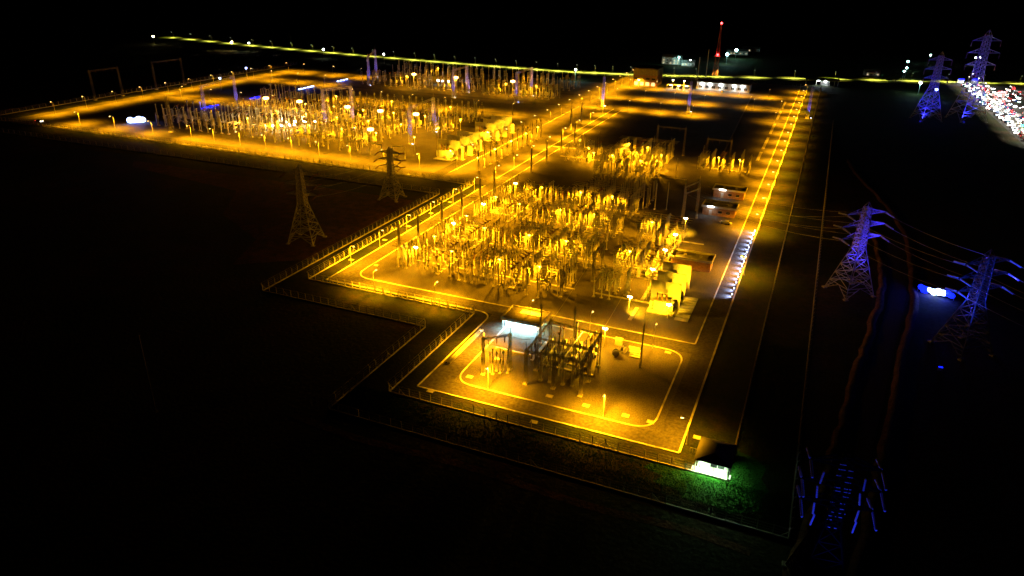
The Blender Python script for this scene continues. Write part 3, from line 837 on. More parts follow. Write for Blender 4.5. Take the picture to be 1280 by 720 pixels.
# pale goal frames at the south edge of the west yard
for k, x in enumerate((-309, -283, -262, -248, -233, -218)):
    t = thing('goal_frame', (x, 340, 0.04), f'pale goal-shaped frame on the south edge of the west yard, {nth(k)} from the west', 'frame', 'goal-shaped frames of the west yard')
    for s in (0, 8):
        obj('leg', MB().cyl((s, 0, 0), (s, 0, 6.4), 0.32, n=8).mesh('leg', 'white'), t)
    obj('crossbar', MB().cyl((-0.3, 0, 6.6), (8.3, 0, 6.6), 0.3, n=8).mesh('crossbar', 'white'), t)
for k in range(16):
    slim_pole(-402 + (k % 8) * 6.5 + jit(1), 345 + (k // 8) * 14 + jit(2), 8 + jit(1.5), f'dim slim pole in the dark south-west corner of the west yard, {nth(k)} of the cluster', 0.2, 'steel', grp='slim poles in the dark corner')

# ================================================================== GANTRIES AND LATTICE MASTS
def lat_mesh(h, w0, w1, n, t, mt, nm='lattice_column'):
    mb = MB(); lattice(mb, 0, 0, 0.3, h, w0, w1, n, t)
    return mb.mesh(nm, mt)
COLM = {}
def gantry(pts, h, beams, label, w=1.1, t=0.1, mt='darksteel', strings=3, peak=2.0, group=None, name='line_gantry', cat='gantry'):
    """lattice columns at pts joined by lattice beams (index pairs), strain insulators under each beam"""
    x0, y0 = pts[0]
    g = thing(name, (x0, y0, 0.04), label, cat, group)
    key = (h, w, t, mt, peak)
    if key not in COLM:
        COLM[key] = (lat_mesh(h, w, w * 0.75, max(5, int(h / (w * 1.3))), t, mt), MB().cbox(0, 0, 0.17, w * 1.5, w * 1.5, 0.34).mesh('footing', 'concrete'), MB().cyl((0, 0, h), (0, 0, h + peak), 0.09, 0.03, 6).mesh('lightning_rod', mt))
    for x, y in pts:
        c = obj('column', COLM[key][0], g, (x - x0, y - y0, 0))
        obj('footing', COLM[key][1], c)
        obj('lightning_rod', COLM[key][2], c)
    for i, j in beams:
        a, b = Vector((*pts[i], 0)) - Vector((x0, y0, 0)), Vector((*pts[j], 0)) - Vector((x0, y0, 0))
        mb = MB(); hlattice(mb, a + Vector((0, 0, h - 0.6)), b + Vector((0, 0, h - 0.6)), w * 0.6, max(4, int((b - a).length / (w * 1.2))), t * 0.9)
        bo = obj('beam', mb.mesh('beam', mt), g)
        for k in range(strings):
            p = a.lerp(b, (k + 0.7) / (strings + 0.4))
            obj('insulator_string', MB().insulator((p.x, p.y, h - 1.0), (p.x, p.y, h - 2.6), 0.17, 7).mesh('insulator_string', 'porc_b'), bo)
    return g
# front yard
gantry([(-71.1, 149.1), (-65.6, 154.3)], 11.2, [(0, 1)], 'small dark two-column gantry at the west end of the front yard', 0.75, 0.055)
gantry([(-59, 149.3), (-51.6, 150.2), (-44.1, 149.8), (-44.3, 157.2), (-44.3, 166), (-59, 157), (-59.2, 168)], 10.4, [(0, 1), (1, 2), (2, 3), (3, 4), (0, 5), (5, 6), (3, 5), (4, 6)], 'large dark lattice gantry over the equipment in the front yard', 0.75, 0.055)
gantry([(-63.5, 171.5), (-54, 173.5)], 12.5, [], 'pair of tall thin lattice posts beside the canopy', 0.5, 0.05, strings=0, peak=5)
for k, (x, y) in enumerate(((-56, 152.5), (-53.5, 152.8), (-50, 153), (-47.5, 153.2))):
    equip('current_transformer', x, y, f'current transformer under the large dark gantry, {nth(k)} from the west', 0, 1.0)
for k in range(9):
    equip('disconnect_switch', -57 + (k % 3) * 4.6, 157.8 + (k // 3) * 3.2, f'disconnect switch under the large dark gantry, {nth(k % 3)} column, {nth(k // 3)} row', UP, 1.0)
for k in range(6):
    equip('circuit_breaker', -56.5 + (k % 3) * 4.6, 168 + (k // 3) * 3.6, f'circuit breaker behind the large dark gantry, {nth(k % 3)} column, {nth(k // 3)} row', UP, 1.0)
for k, (x, y) in enumerate(((-70, 151), (-68.6, 152.2), (-67.2, 153.4), (-68.8, 150.2), (-67.2, 151.4), (-65.4, 152.4))):
    equip('surge_arrester' if k < 3 else 'voltage_transformer', x, y, f'{"arrester" if k < 3 else "voltage transformer"} under the small dark gantry, {nth(k % 3)} from the west', 0, 0.85)
# long bright tubes laid on top of the front equipment
for k in range(3):
    t = thing('busbar', (-51.5 + k * 2.6, 158, 0), f'pale sloping busbar tube over the front gantry bay, {nth(k)} from the west', 'busbar', 'sloping tubes over the front bay')
    obj('tube', MB().cyl((0, 0, 5.6), (0.6, 14, 6.6), 0.13, n=6).mesh('tube', 'alu'), t)
    obj('support', MB().cyl((0.3, 7, 0), (0.3, 7, 5.9), 0.1, n=6).mesh('support', 'steel'), t)
slim_pole(-52.5, 171, 9.5, 'stout pale pole rising behind the large dark gantry', 0.42, 'white')
# line-side gantries along the middle road
for k, (ya, yb) in enumerate(((211.5, 225.5), (244.5, 262.4), (280.8, 296))):
    gantry([(-135, ya), (-135, yb)], 12.6, [], f'{nth(k)} pair of slim dark lattice columns between middle road and roadside rows', 0.7, 0.07, 'steel')
for k, (ya, yb) in enumerate(((345, 368), (392, 416))):
    gantry([(-136, ya), (-136, yb)], 13, [], f'{nth(k)} pair of slim lattice columns beside the road in the northern rows', 0.7, 0.07, 'steel')
gantry([(-152, 455), (-152, 478)], 14, [], 'pair of slim lattice columns west of the middle road near the dark plot', 0.7, 0.07, 'steel')
gantry([(-46.5, 296), (-42.5, 306), (-44.5, 317), (-48.5, 305)], 14, [(0, 1), (1, 2), (2, 3)], 'grey four-column gantry west of the low brick building pair', 0.6, 0.06, 'steel')
gantry([(-63, 221), (-63, 232)], 11, [(0, 1)], 'dark gantry between the central and transformer rows', 0.8, 0.09)
gantry([(-48, 250), (-48, 262)], 11.5, [(0, 1)], 'dark gantry west of the lone low brick building', 0.8, 0.09)
gantry([(-86, 418), (-70, 418)], 16, [(0, 1)], 'dark gantry at the back of the northern central rows', 0.9, 0.1)
gantry([(-56, 411), (-43, 411)], 13, [(0, 1)], 'dark gantry at the back of the north-east rows', 0.8, 0.09)
gantry([(-519, 392.6), (-517, 416)], 22.4, [(0, 1)], 'tall dim portal gantry outside the west road, nearer one', 1.4, 0.09, 'unlitsteel2', strings=3)
gantry([(-519, 451), (-518.5, 481)], 22.4, [(0, 1)], 'tall dim portal gantry outside the west road, farther one', 1.4, 0.09, 'unlitsteel2', strings=3)
# west yard: tall columns lit blue from below
def uplight(x, y, tx, ty, tz, label, key='blue_uplight', em='e_bluehot', n=3):
    t = thing('floodlight', (x, y, 0.04), label, 'floodlight', 'ground floodlights under the lattice columns')
    obj('bracket', MB().cbox(0, 0, 0.1, 1.2, 0.5, 0.2).bar((-0.5, 0, 0.2), (-0.5, 0, 0.7), 0.08).bar((0.5, 0, 0.2), (0.5, 0, 0.7), 0.08).mesh('bracket', 'steel'), t)
    obj('housing', MB().box(-0.55, -0.3, 0.5, 0.55, 0.3, 0.95).mesh('housing', 'cabinet'), t)
    obj('lens', MB().box(-0.5, -0.26, 0.952, 0.5, 0.26, 1.0).mesh('lens', em), t)
    lamp(key, t, (0, 0, 1.25), (tx - x, ty - y, tz))
    return t
WG = [([(-387.5, 373), (-400.5, 417)], 23, 'tall blue-lit gantry at the dark west end of the west yard'),
      ([(-291.6, 378), (-283.3, 396.2)], 27, 'tall violet-lit gantry in the middle of the west yard'),
      ([(-226, 373), (-229.7, 409.4)], 22, 'tall violet-lit gantry near the fire walls of the west yard'),
      ([(-374.9, 553.3), (-398, 600)], 25, 'tall blue-lit gantry at the west end of the far yard'),
      ([(-279.7, 532), (-281, 560)], 22, 'tall blue-lit gantry in the middle of the far yard'),
      ([(-225.4, 535.3), (-226, 569.4)], 23, 'tall blue-lit gantry at the east end of the far yard')]
WN = ['at the west end', 'amid the west yard', 'by the fire walls', 'far west', 'amid the far yard', 'far east']
for gi, (pts, h, lb) in enumerate(WG):
    gantry(pts, h, [(0, 1)], lb, 1.7, 0.075, 'steel', 3, 3, 'blue-lit gantries of the west yard')
    for k, (x, y) in enumerate(pts):
        uplight(x + 3.2, y - 3.2, x, y, h * 0.75, f'bluish ground floodlight, {("nearer", "farther")[k]} foot of {lb.split(" at ")[0].split(" in ")[0].split(" near ")[0]} {WN[gi]}')
for x, y, h, lb in ((-378.2, 334.4, 21.5, 'dark lattice mast by the south road of the west yard'), (-158.4, 550.3, 22.4, 'blue-lit lattice mast beside the bright road'), (-93.3, 557.7, 22.4, 'blue-lit lattice mast in the empty north plot'), (-9.3, 573, 22, 'slim blue-lit lattice mast east of the east road')):
    gantry([(x, y)], h, [], lb, 1.8 if x > -300 else 2.0, 0.085, 'steel' if 'blue' in lb else 'darksteel', 0, 2.5, None, 'lattice_mast', 'mast')
    if 'blue' in lb:
        uplight(x + 2.6, y - 2.8, x, y, h * 0.7, 'bluish floodlight at the foot of the ' + lb)

# ================================================================== YARD FLOODLIGHTS
def flood_parts(h, em, n=2, s=1.0, down=False):
    pole = MB().lathe([(0.14, 0), (0.09, h - 0.3)], 8).mesh('pole', 'white')
    bar_ = MB().bar((-0.7, 0, h - 0.25), (0.7, 0, h - 0.25), 0.1).mesh('crossbar', 'steel')
    out = [('pole', pole), ('crossbar', bar_)]
    for k in range(n):
        x = -0.45 + 0.9 * k / max(1, n - 1)
        hd = MB().box(x - 0.3 * s, -0.2, h - 0.1, x + 0.3 * s, 0.22, h + 0.4).mesh('floodlight_head', 'cabinet')
        ln = (MB().box(x - 0.27 * s, -0.17, h - 0.15, x + 0.27 * s, 0.19, h - 0.102) if down else MB().box(x - 0.27 * s, -0.26, h - 0.06, x + 0.27 * s, -0.202, h + 0.36)).mesh('lens', em)
        out.append(('floodlight_head', hd, (0, 0, 0), [('lens', ln)]))
    return out
FL6 = flood_parts(6.0, 'e_flood')
FL9 = flood_parts(9.0, 'e_sodium', down=True)
FL6D = flood_parts(6.0, 'e_sodium', down=True)
def flood(x, y, label, parts=FL6, h=6.0, key='yard_flood', aim=(0, 0), rz=0.0, group='floodlight poles in the switchyards'):
    t = place(parts, 'floodlight_pole', (x, y, 0.04), label, 'floodlight', group, rz)
    l = lamp(key, t, (0, -0.45, h - 0.2), (aim[0], aim[1] - 0.45, aim[2] if len(aim) > 2 else 0) if key != 'yard_flood' else (0, -0.45, 0))
    return t
FL8 = flood_parts(7.0, 'e_flood')
FL8D = flood_parts(7.0, 'e_sodium', down=True)
for k, y in enumerate((207.5, 221, 236.5, 248, 264, 276.5, 299)):
    flood(-125.4, y, f'floodlight pole in the roadside rows, {nth(k)} from the cross road', FL8 if k % 2 == 0 else FL8D, 7.0, aim=(3, 0))
for k, y in enumerate((210.3, 237.6, 272.6, 299.6)):
    for c, x in enumerate((-112.4, -93.8, -79, -54.8)):
        if c == 3 and k in (0, 3): continue
        flood(x, y, f'floodlight pole on the {nth(k)} trench row, {nth(c)} from the middle road', FL8D, 7.0)
for k, y in enumerate((226, 246, 264, 285)):
    flood(-43.7, y, f'floodlight pole on the trench west of the low buildings, {nth(k)} from the front', aim=(-2, 0), key='white_flood' if k == 3 else 'yard_flood')
for k, (x, y) in enumerate(((-118, 388), (-129, 404), (-91, 388), (-101, 377), (-84, 372), (-88, 404), (-47, 397.5), (-36, 398), (-99, 396), (-77, 390), (-112, 378), (-76, 376), (-100, 408))):
    flood(x, y, f'floodlight pole in the northern rows, {nth(k)} from the front' if k else 'floodlight pole in the northern roadside rows', FL6D, aim=(1, 0))
flood(-45.8, 176.6, 'bright white floodlight pole at the back of the front yard', flood_parts(6.2, 'e_white'), 6.2, 'yard_flood', (2, -3))
lamp('white_flood', bpy.data.objects[[o.name for o in COL.objects if o.name.startswith('floodlight_pole')][-1]], (-0.6, -0.5, 6.0), (-8, -12, 1), 'aimed_light')
# tall masts, their lamp crowns oversized to stand in for haloes
MAST = [('pole', MB().lathe([(0.28, 0), (0.28, 0.4), (0.22, 0.45), (0.11, 11.6)], 8).mesh('pole', 'white')),
        ('lamp_ring', MB().lathe([(0.3, 11.5), (1.2, 11.6), (1.2, 11.75), (0.3, 11.85)], 12).mesh('lamp_ring', 'steel'))]
for a in range(8):
    c, s = math.cos(a * math.pi / 4), math.sin(a * math.pi / 4)
    MAST.append(('lamp_head', MB().cbox(c * 1.25, s * 1.25, 12.15, 0.85, 0.85, 1.1).mesh('lamp_head', 'e_mast')))
for k, (x, y) in enumerate(((-361, 404), (-332, 404), (-291, 402), (-238, 349), (-264, 400), (-238, 401))):
    t = place(MAST, 'light_mast', (x, y, 0.04), f'tall mast with glaring orange lamps, {nth(k)} counting east across the west yard', 'light mast', 'glaring light masts')
    lamp('mast_flood', t, (0, 0, 12.9))
    lamp('yard_flood', t, (0, 0, 11.2), (0, 0, 0))
for k, (x, y) in enumerate(((-331, 557), (-290, 557), (-239, 560))):
    t = place(MAST, 'light_mast', (x, y, 0.04), f'tall mast with glaring orange lamps, {nth(k)} counting east across the far yard', 'light mast', 'glaring light masts')
    lamp('mast_flood', t, (0, 0, 12.9))
    lamp('yard_flood', t, (0, 0, 11.2), (0, 0, 0))
q = 0
for r, y in enumerate((356, 384, 414, 450)):  # poles added for even brightness over the bays
    for k, x in enumerate((-335, -311, -287, -263, -239, -213)):
        if r == 3 and k % 2: continue
        flood(x, y, f'added floodlight pole among the west yard bays, {nth(r)} row, {nth(k)} from the west', FL9, 9.0)
for r, y in enumerate((566, 624)):  # poles added to brighten the far bays
    for k, x in enumerate((-344, -296, -248, -220)):
        if r and k % 2: continue
        flood(x, y, f'added floodlight pole among the far yard bays, {("front", "back")[r]} row, {nth(k)} from the west', FL9, 9.0)
for k, y in enumerate((340, 362, 385, 408, 428)):
    flood(-164.8, y, f'floodlight pole in the equipment line east of the bright road, {nth(k)} from the front', FL6D, 6, aim=(1, 0))
for k in range(13):
    equip('voltage_transformer' if k % 3 else 'current_transformer', -162, 335 + k * 7.6, f'tall unit in the equipment line east of the bright road, {nth(k)} from the front', 0, 1.35, 'equipment line east of the bright road')
# white lights added to stand in for floodlit equipment glowing white
for k, (x, y) in enumerate(((-325, 367), (-321, 370), (-317, 373), (-321, 384), (-315, 387), (-309, 390), (-326, 381), (-315, 376))):
    t = thing('added_work_light', (x, y, 0.04), f'added white work light in the west yard, {nth(k)} of the bright cluster', 'work light', 'cluster of added white work lights')
    obj('stand', MB().cyl((0, 0, 0), (0, 0, 2.6), 0.08, n=6).cbox(0, 0, 0.1, 1.2, 1.2, 0.2).mesh('stand', 'steel'), t)
    obj('lamp_head', MB().cbox(0, 0.2, 3.0, 1.9, 0.35, 0.9).mesh('lamp_head', 'cabinet'), t)
    obj('lens', MB().cbox(0, 0.0, 3.0, 1.8, 0.08, 0.8).mesh('lens', 'e_flood'), t)
    if k % 2 == 0: lamp('work_flood', t, (0, -0.6, 3.2))
for k, (x, y) in enumerate(((-325, 589), (-320, 589), (-315, 590))):
    t = thing('added_work_light', (x, y, 0.04), f'added white work light in the far yard, {nth(k)} from the west', 'work light', 'added white work lights in the far yard')
    obj('stand', MB().cyl((0, 0, 0), (0, 0, 2.6), 0.08, n=6).cbox(0, 0, 0.1, 1.2, 1.2, 0.2).mesh('stand', 'steel'), t)
    obj('lens', MB().cbox(0, 0.0, 3.2, 2.4, 0.1, 1.2).mesh('lens', 'e_white'), t)

# ================================================================== BLUE LAMPS
def strip(x, y0, y1, n, label, em):
    t = thing('lamp_strip', (x, y0, 0.04), label, 'lamp strip', 'rows of blue ground lamps')
    obj('rail', MB().box(-0.15, 0, 0.25, 0.15, y1 - y0, 0.45).mesh('rail', 'steel'), t)
    for k in range(n):
        yy = (y1 - y0) * (k + 0.5) / n
        obj('lens', MB().cbox(0, yy, 0.8, 0.9, (y1 - y0) / n * 0.36, 0.6).mesh('lens', em), t)
    lamp('blue_glow', t, (0.6, (y1 - y0) / 2, 2.2))
strip(-419, 399, 418, 7, 'dotted row of dim blue lamps, nearest of the rows in the west yard', 'e_blue')
strip(-417, 448, 462, 6, 'dotted row of blue lamps, second of the rows in the west yard', 'e_blue')
strip(-413, 503, 524, 11, 'long row of bright blue lamps, third of the rows in the west yard', 'e_bluehot')
strip(-411.5, 555, 573, 4, 'short row of very bright blue lamps, farthest in the west yard', 'e_bluehot')
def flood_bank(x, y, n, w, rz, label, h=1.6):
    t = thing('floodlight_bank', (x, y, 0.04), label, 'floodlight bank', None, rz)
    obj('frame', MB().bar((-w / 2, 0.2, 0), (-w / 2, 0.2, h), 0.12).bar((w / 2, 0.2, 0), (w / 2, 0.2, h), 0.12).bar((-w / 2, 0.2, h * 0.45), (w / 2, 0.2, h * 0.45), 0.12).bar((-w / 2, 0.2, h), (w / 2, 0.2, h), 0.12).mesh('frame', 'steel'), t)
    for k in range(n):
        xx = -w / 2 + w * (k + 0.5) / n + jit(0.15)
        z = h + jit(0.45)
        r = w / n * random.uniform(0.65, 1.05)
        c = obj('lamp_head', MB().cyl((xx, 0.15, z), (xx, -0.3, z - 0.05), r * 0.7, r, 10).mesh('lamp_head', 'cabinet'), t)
        obj('lens', MB().cyl((xx, -0.32, z - 0.05), (xx, -0.5, z - 0.07), r * 0.95, r * 0.6, 10).mesh('lens', 'e_bluehot' if k in (n // 2, n // 2 + 1, n // 2 - 1, n // 2 - 2) else 'e_blue'), c)  # outer blue lenses stand in for the halo around the lamp
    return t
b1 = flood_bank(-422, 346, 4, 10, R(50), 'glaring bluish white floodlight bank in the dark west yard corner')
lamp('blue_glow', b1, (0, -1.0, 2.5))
b2 = flood_bank(45.8, 258.5, 8, 11, R(-20), 'glaring blue floodlight bank widened to its glare halo, between the two pylons')  # real floodlight, its bank built as wide as the glare
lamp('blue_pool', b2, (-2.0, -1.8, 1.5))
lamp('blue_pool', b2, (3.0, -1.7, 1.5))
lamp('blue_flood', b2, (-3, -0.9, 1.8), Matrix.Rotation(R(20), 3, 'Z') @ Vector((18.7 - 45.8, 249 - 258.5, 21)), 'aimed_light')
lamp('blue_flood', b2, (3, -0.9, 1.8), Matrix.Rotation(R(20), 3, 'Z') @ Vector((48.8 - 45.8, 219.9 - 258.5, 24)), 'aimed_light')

# ================================================================== PYLONS
def pylon(x, y, h, label, rz=0.0, base=10.0, sc=1.0, mt='steel', t=0.2, arm=7.0, glass='porc_b', strain=True, group='transmission pylons'):
    g = thing('transmission_pylon', (x, y, 0.0), label, 'pylon', group, rz)
    zw = h * 0.5
    ww = base * 0.28
    for i, j in ((-1, -1), (1, -1), (1, 1), (-1, 1)):
        mb = MB()
        p, q = Vector((i * base / 2, j * base / 2, 0.2)), Vector((i * ww / 2, j * ww / 2, zw))
        mb.bar(p, q, t * 1.5)
        lg = obj('leg', mb.mesh('leg', mt), g)
        obj('footing', MB().cbox(p.x, p.y, 0.2, 1.3, 1.3, 0.4).mesh('footing', 'concrete'), lg)
    mb = MB()
    n = 5
    def ringp(k):
        f = 1 - (1 - k / n) ** 1.0
        w = base + (ww - base) * f
        return [Vector((i * w / 2, j * w / 2, 0.2 + (zw - 0.2) * f)) for i, j in ((-1, -1), (1, -1), (1, 1), (-1, 1))]
    for k in range(n):
        P, Q = ringp(k), ringp(k + 1)
        for i in range(4):
            j = (i + 1) % 4
            if k == 0:
                mid = (Q[i] + Q[j]) / 2
                mb.bar(P[i], mid, t); mb.bar(P[j], mid, t)
                for s in (0.35, 0.7):
                    a = P[i].lerp(Q[i], s); mb.bar(a, P[i].lerp(mid, s), t * 0.7)
                    a = P[j].lerp(Q[j], s); mb.bar(a, P[j].lerp(mid, s), t * 0.7)
            else:
                mb.bar(P[i], Q[j], t); mb.bar(P[j], Q[i], t)
            mb.bar(Q[i], Q[j], t)
    obj('leg_bracing', mb.mesh('leg_bracing', mt), g)
    mb = MB(); lattice(mb, 0, 0, zw, h * 0.94, ww, ww * 0.62, 9, t * 0.9, t * 1.3)
    for i, j in ((-1, -1), (1, -1), (1, 1), (-1, 1)):
        mb.bar((i * ww * 0.31, j * ww * 0.31, h * 0.94), (0, 0, h), t)
    obj('tower_body', mb.mesh('tower_body', mt), g)
    for lv, f in enumerate((0.62, 0.75, 0.88)):
        z = h * f
        al = arm * (1.0, 1.08, 0.96)[lv]
        wv = ww * (0.9 - 0.28 * (f - 0.5) / 0.44)
        for s in (-1, 1):
            mb = MB()
            tip = Vector((s * al, 0, z))
            for j in (-1, 1):
                mb.bar((s * wv / 2, j * wv / 2, z), tip, t); mb.bar((s * wv / 2, j * wv / 2, z + h * 0.045), tip, t)
                for u in (0.33, 0.66):
                    a = Vector((s * wv / 2, j * wv / 2, z)).lerp(tip, u); c = Vector((s * wv / 2, j * wv / 2, z + h * 0.045)).lerp(tip, u)
                    mb.bar(a, c, t * 0.7)
            for u in (0.3, 0.6):
                a = Vector((s * wv / 2, -wv / 2, z)).lerp(tip, u); c = Vector((s * wv / 2, wv / 2, z)).lerp(tip, u)
                mb.bar(a, c, t * 0.7)
            ao = obj('cross_arm', mb.mesh('cross_arm', mt), g)
            for j in (-1, 1):
                if strain:
                    e = (tip.x, j * 4.0 * sc, z - 0.7)
                else:
                    if j > 0: continue
                    e = (tip.x, 0, z - 2.6 * sc)
                obj('insulator_string', MB().insulator((tip.x, j * 0.3 if strain else 0, z - 0.08), e, 0.27 * sc, 9, 6).mesh('insulator_string', glass), ao)
    return g
def near_steps(g, h, n=13):
    # pale step plates on the near pylon's body catch the blue light
    for k in range(n):
        z = h * (0.5 + 0.42 * k / n) + jit(0.35)
        for s in (-1, 1):
            if random.random() < 0.3: continue
            obj('step_plate', MB().cbox(s * 0.75 + jit(0.2), -1.25 + 0.35 * k / n, z, 0.9 + jit(0.25), 0.12, 0.1).mesh('step_plate', 'glass_i'), g)
        if k % 3 == 1:
            for s in (-1, 1):
                obj('jumper_insulator', MB().insulator((s * (3.2 + jit(0.4)), -0.6, z), (s * 3.3, -0.6, z - 2.4), 0.2, 7, 6).mesh('jumper_insulator', 'glass_i'), g)
def arm_tip(x, y, h, rz, s, lv, arm=7.0):
    f = (0.62, 0.75, 0.88)[lv]
    al = arm * (1.0, 1.08, 0.96)[lv]
    return Vector((x + s * al * math.cos(rz), y + s * al * math.sin(rz), h * f - 0.5))
pylon(-177.5, 211.5, 30.5, 'brown lit lattice pylon outside the fence, nearer of two in the red soil', R(12), 10.5, mt='steel', arm=6.2)
pylon(-177, 273.5, 24.5, 'brown lit lattice pylon outside the fence, farther of two before the west yard', R(4), 9.0, mt='steel', arm=5.6)
R1 = (18.9, 249, 32, R(38)); R2 = (49, 219.5, 31, R(38)); R0 = (13.4, 107.5, 31, R(8))
pylon(*R1[:3], 'blue-lit lattice pylon between the outer fence and the ditch', R1[3], 11, arm=7.6, t=0.15, glass='glass_i')
pylon(*R2[:3], 'lattice pylon beyond the ditch beside the glaring blue lights', R2[3], 11, arm=7.6, mt='unlitsteel2', glass='glass_i')
_np = pylon(*R0[:3], 'dark pylon at the bottom edge with blue glints on its arms', R0[3], 9, arm=5.6, mt='unlitsteel', glass='glass_i')
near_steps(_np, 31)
pylon(70.8, 607.3, 48, 'tall blue-lit pylon far off by the highway', R(25), 15, 1.5, t=0.2, arm=9, strain=False)
pylon(98.1, 621.3, 63, 'tallest blue-lit pylon beside the crowded avenue', R(25), 19, 1.5, t=0.23, arm=11, strain=False)
def far_up(x, y, tx, ty, tz, label, key='blue_far'):
    return uplight(x, y, tx, ty, tz, label, key, 'e_blue')
far_up(66, 594, 70.8, 607.3, 22, 'blue ground floodlight at the foot of the tall far pylon')
far_up(95, 606, 98.1, 621.3, 28, 'blue ground floodlight at the foot of the tallest pylon')
far_up(42, 203, 49, 219.5, 24, 'added blue ground floodlight before the pylon beyond the ditch', 'blue_mid')  # added in front, as the bank lights this pylon from behind
far_up(17, 95, 13.4, 107.5, 26, 'added unseen blue floodlight at the foot of the dark near pylon', 'blue_near')  # added out of view to turn the near insulators blue
def conductor(a, b, sag, label, r=0.05, n=18, group='conductors between the pylons'):
    mb = MB()
    P = []
    for k in range(n + 1):
        f = k / n
        p = a.lerp(b, f); p.z -= 4 * sag * f * (1 - f)
        P.append(p)
    for p, q in zip(P, P[1:]):
        mb.bar(p, q, r)
    t = tag(obj('conductor', mb.mesh('conductor', 'wire')), label, 'conductor', group)
for s, sn in ((-1, 'west'), (1, 'east')):
    for lv, ln in enumerate(('lower', 'middle', 'upper')):
        conductor(arm_tip(*R1, s, lv, 7.6), arm_tip(*R2, s, lv, 7.6), 1.4, f'{ln} {sn} conductor wire between the ditch-side pylon and the next', 0.07)
        conductor(arm_tip(*R2, s, lv, 7.6), arm_tip(49 + 48, 219.5 - 46, 31, R(38), s, lv, 7.6), 1.6, f'{ln} {sn} conductor wire leading away past the blue floodlights', 0.07)
        conductor(arm_tip(*R1, s, lv, 7.6), Vector((-46 + lv * 3, 296 + lv * 8 * (s > 0), 13)), 3, f'{ln} {sn} conductor wire from the ditch-side pylon into the yard', 0.045)
for lv, ln in enumerate(('lower', 'middle', 'upper')):
    for s, sn in ((-1, 'west'), (1, 'east')):
        conductor(arm_tip(-177.5, 211.5, 30.5, R(12), s, lv, 6.2), arm_tip(-177, 273.5, 24.5, R(4), s, lv, 5.6), 2, f'{ln} {sn} conductor wire between the two brown pylons', 0.045)
# wires across the roads from the roadside gantries
for k, (a, b) in enumerate((((-135, 214, 12), (-105, 214, 9)), ((-135, 223, 12), (-105, 223, 9)), ((-135, 247, 12), (-105, 247, 9)), ((-135, 260, 12), (-105, 260, 9)), ((-135, 283, 12), (-105, 283, 9)), ((-135, 294, 12), (-105, 294, 9)),
                            ((-71, 149.5, 10.4), (-59, 149.5, 10)), ((-65.6, 154.3, 10.4), (-59, 157, 10)), ((-59, 168, 10), (-63, 222, 10.6)), ((-44.3, 166, 10), (-48, 250, 11)))):
    conductor(Vector(a), Vector(b), 0.8, f'thin slack wire over the yard, {nth(k)} counting from the roadside gantries', 0.05, 10, 'slack wires over the yard')

# ================================================================== TRANSFORMERS
TR = [('base_slab', MB().box(-4.2, -3.2, 0, 4.2, 3.2, 0.3).mesh('base_slab', 'concrete')),
      ('tank', MB().box(-2.4, -1.5, 0.5, 2.4, 1.5, 3.7).box(-2.55, -1.65, 3.4, 2.55, 1.65, 3.55).box(-2.2, -1.3, 0.3, 2.2, 1.3, 0.5).mesh('tank', 'tank')),
      ('conservator', MB().cyl((-2.2, 0.9, 4.9), (1.4, 0.9, 4.9), 0.5, n=10).bar((-1.6, 0.9, 3.7), (-1.6, 0.9, 4.5), 0.2).bar((0.9, 0.9, 3.7), (0.9, 0.9, 4.5), 0.2).mesh('conservator', 'tank'))]
for s in (-1, 1):
    for k in range(5):
        TR.append(('radiator_fin', MB().box(s * 2.7 if s > 0 else -3.7, -1.4 + k * 0.6, 0.9, 3.7 if s > 0 else -2.7, -1.12 + k * 0.6, 3.3).mesh('radiator_fin', 'tank')))
for k, xx in enumerate((-1.5, 0, 1.5)):
    TR.append(('bushing', MB().cyl((xx, -0.6, 3.7), (xx, -0.7, 4.1), 0.28, n=8).insulator((xx, -0.7, 4.1), (xx, -1.3, 6.3), 0.27, 7).cyl((xx, -1.3, 6.3), (xx, -1.36, 6.7), 0.1, n=6).mesh('bushing', 'porc_b')))
TR.append(('control_cabinet', MB().box(1.0, -2.2, 0.4, 1.9, -1.55, 2.2).mesh('control_cabinet', 'cabinet')))
def fire_wall(x0, x1, y, h, label):
    t = thing('fire_wall', (x0, y, 0.04), label, 'fire wall', 'fire walls between the transformers')
    obj('footing', MB().box(-0.2, -0.4, 0, x1 - x0 + 0.2, 0.4, 0.35).mesh('footing', 'concrete'), t)
    n = max(2, round((x1 - x0) / 2.6))
    w = (x1 - x0) / n
    for k in range(n):
        for r in range(3):
            obj('panel', MB().box(k * w + 0.02, -0.18, 0.35 + (h - 0.35) / 3 * r + 0.015, (k + 1) * w - 0.02, 0.18, 0.35 + (h - 0.35) / 3 * (r + 1)).mesh('panel', 'white'), t)
for k, y in enumerate((208, 216.3, 224.6)):
    place(TR, 'power_transformer', (-36.2, y, 0.04), f'grey power transformer between pale fire walls, {nth(k)} from the cross road', 'transformer', 'transformer bank by the east road', 0)
    fire_wall(-40.8, -31.2, y + 4.1, 8.4, f'bright pale fire wall of the transformer bank, {nth(k)} from the cross road')
for k, y in enumerate((203.4, 213.2, 221.5)):
    flood(-33.2, y, f'floodlight post before the transformer bank fire wall, {nth(k)} from the front', flood_parts(4.6, 'e_flood'), 4.6, 'white_flood', (-2.5, 6, 4.0))
flood(-45.5, 203, 'floodlight post at the trench corner by the transformer bank', flood_parts(5, 'e_flood'), 5, 'white_flood', (5, 3))
t = thing('oil_pit', (-29.5, 212, 0.04), 'pale slatted oil pit beside the transformer bank', 'oil pit')
for k in range(9):
    obj('slat', MB().box(-1.6, -9 + k * 2.1, 0.02, 2.6, -7.4 + k * 2.1, 0.3).mesh('slat', 'kerb'), t)
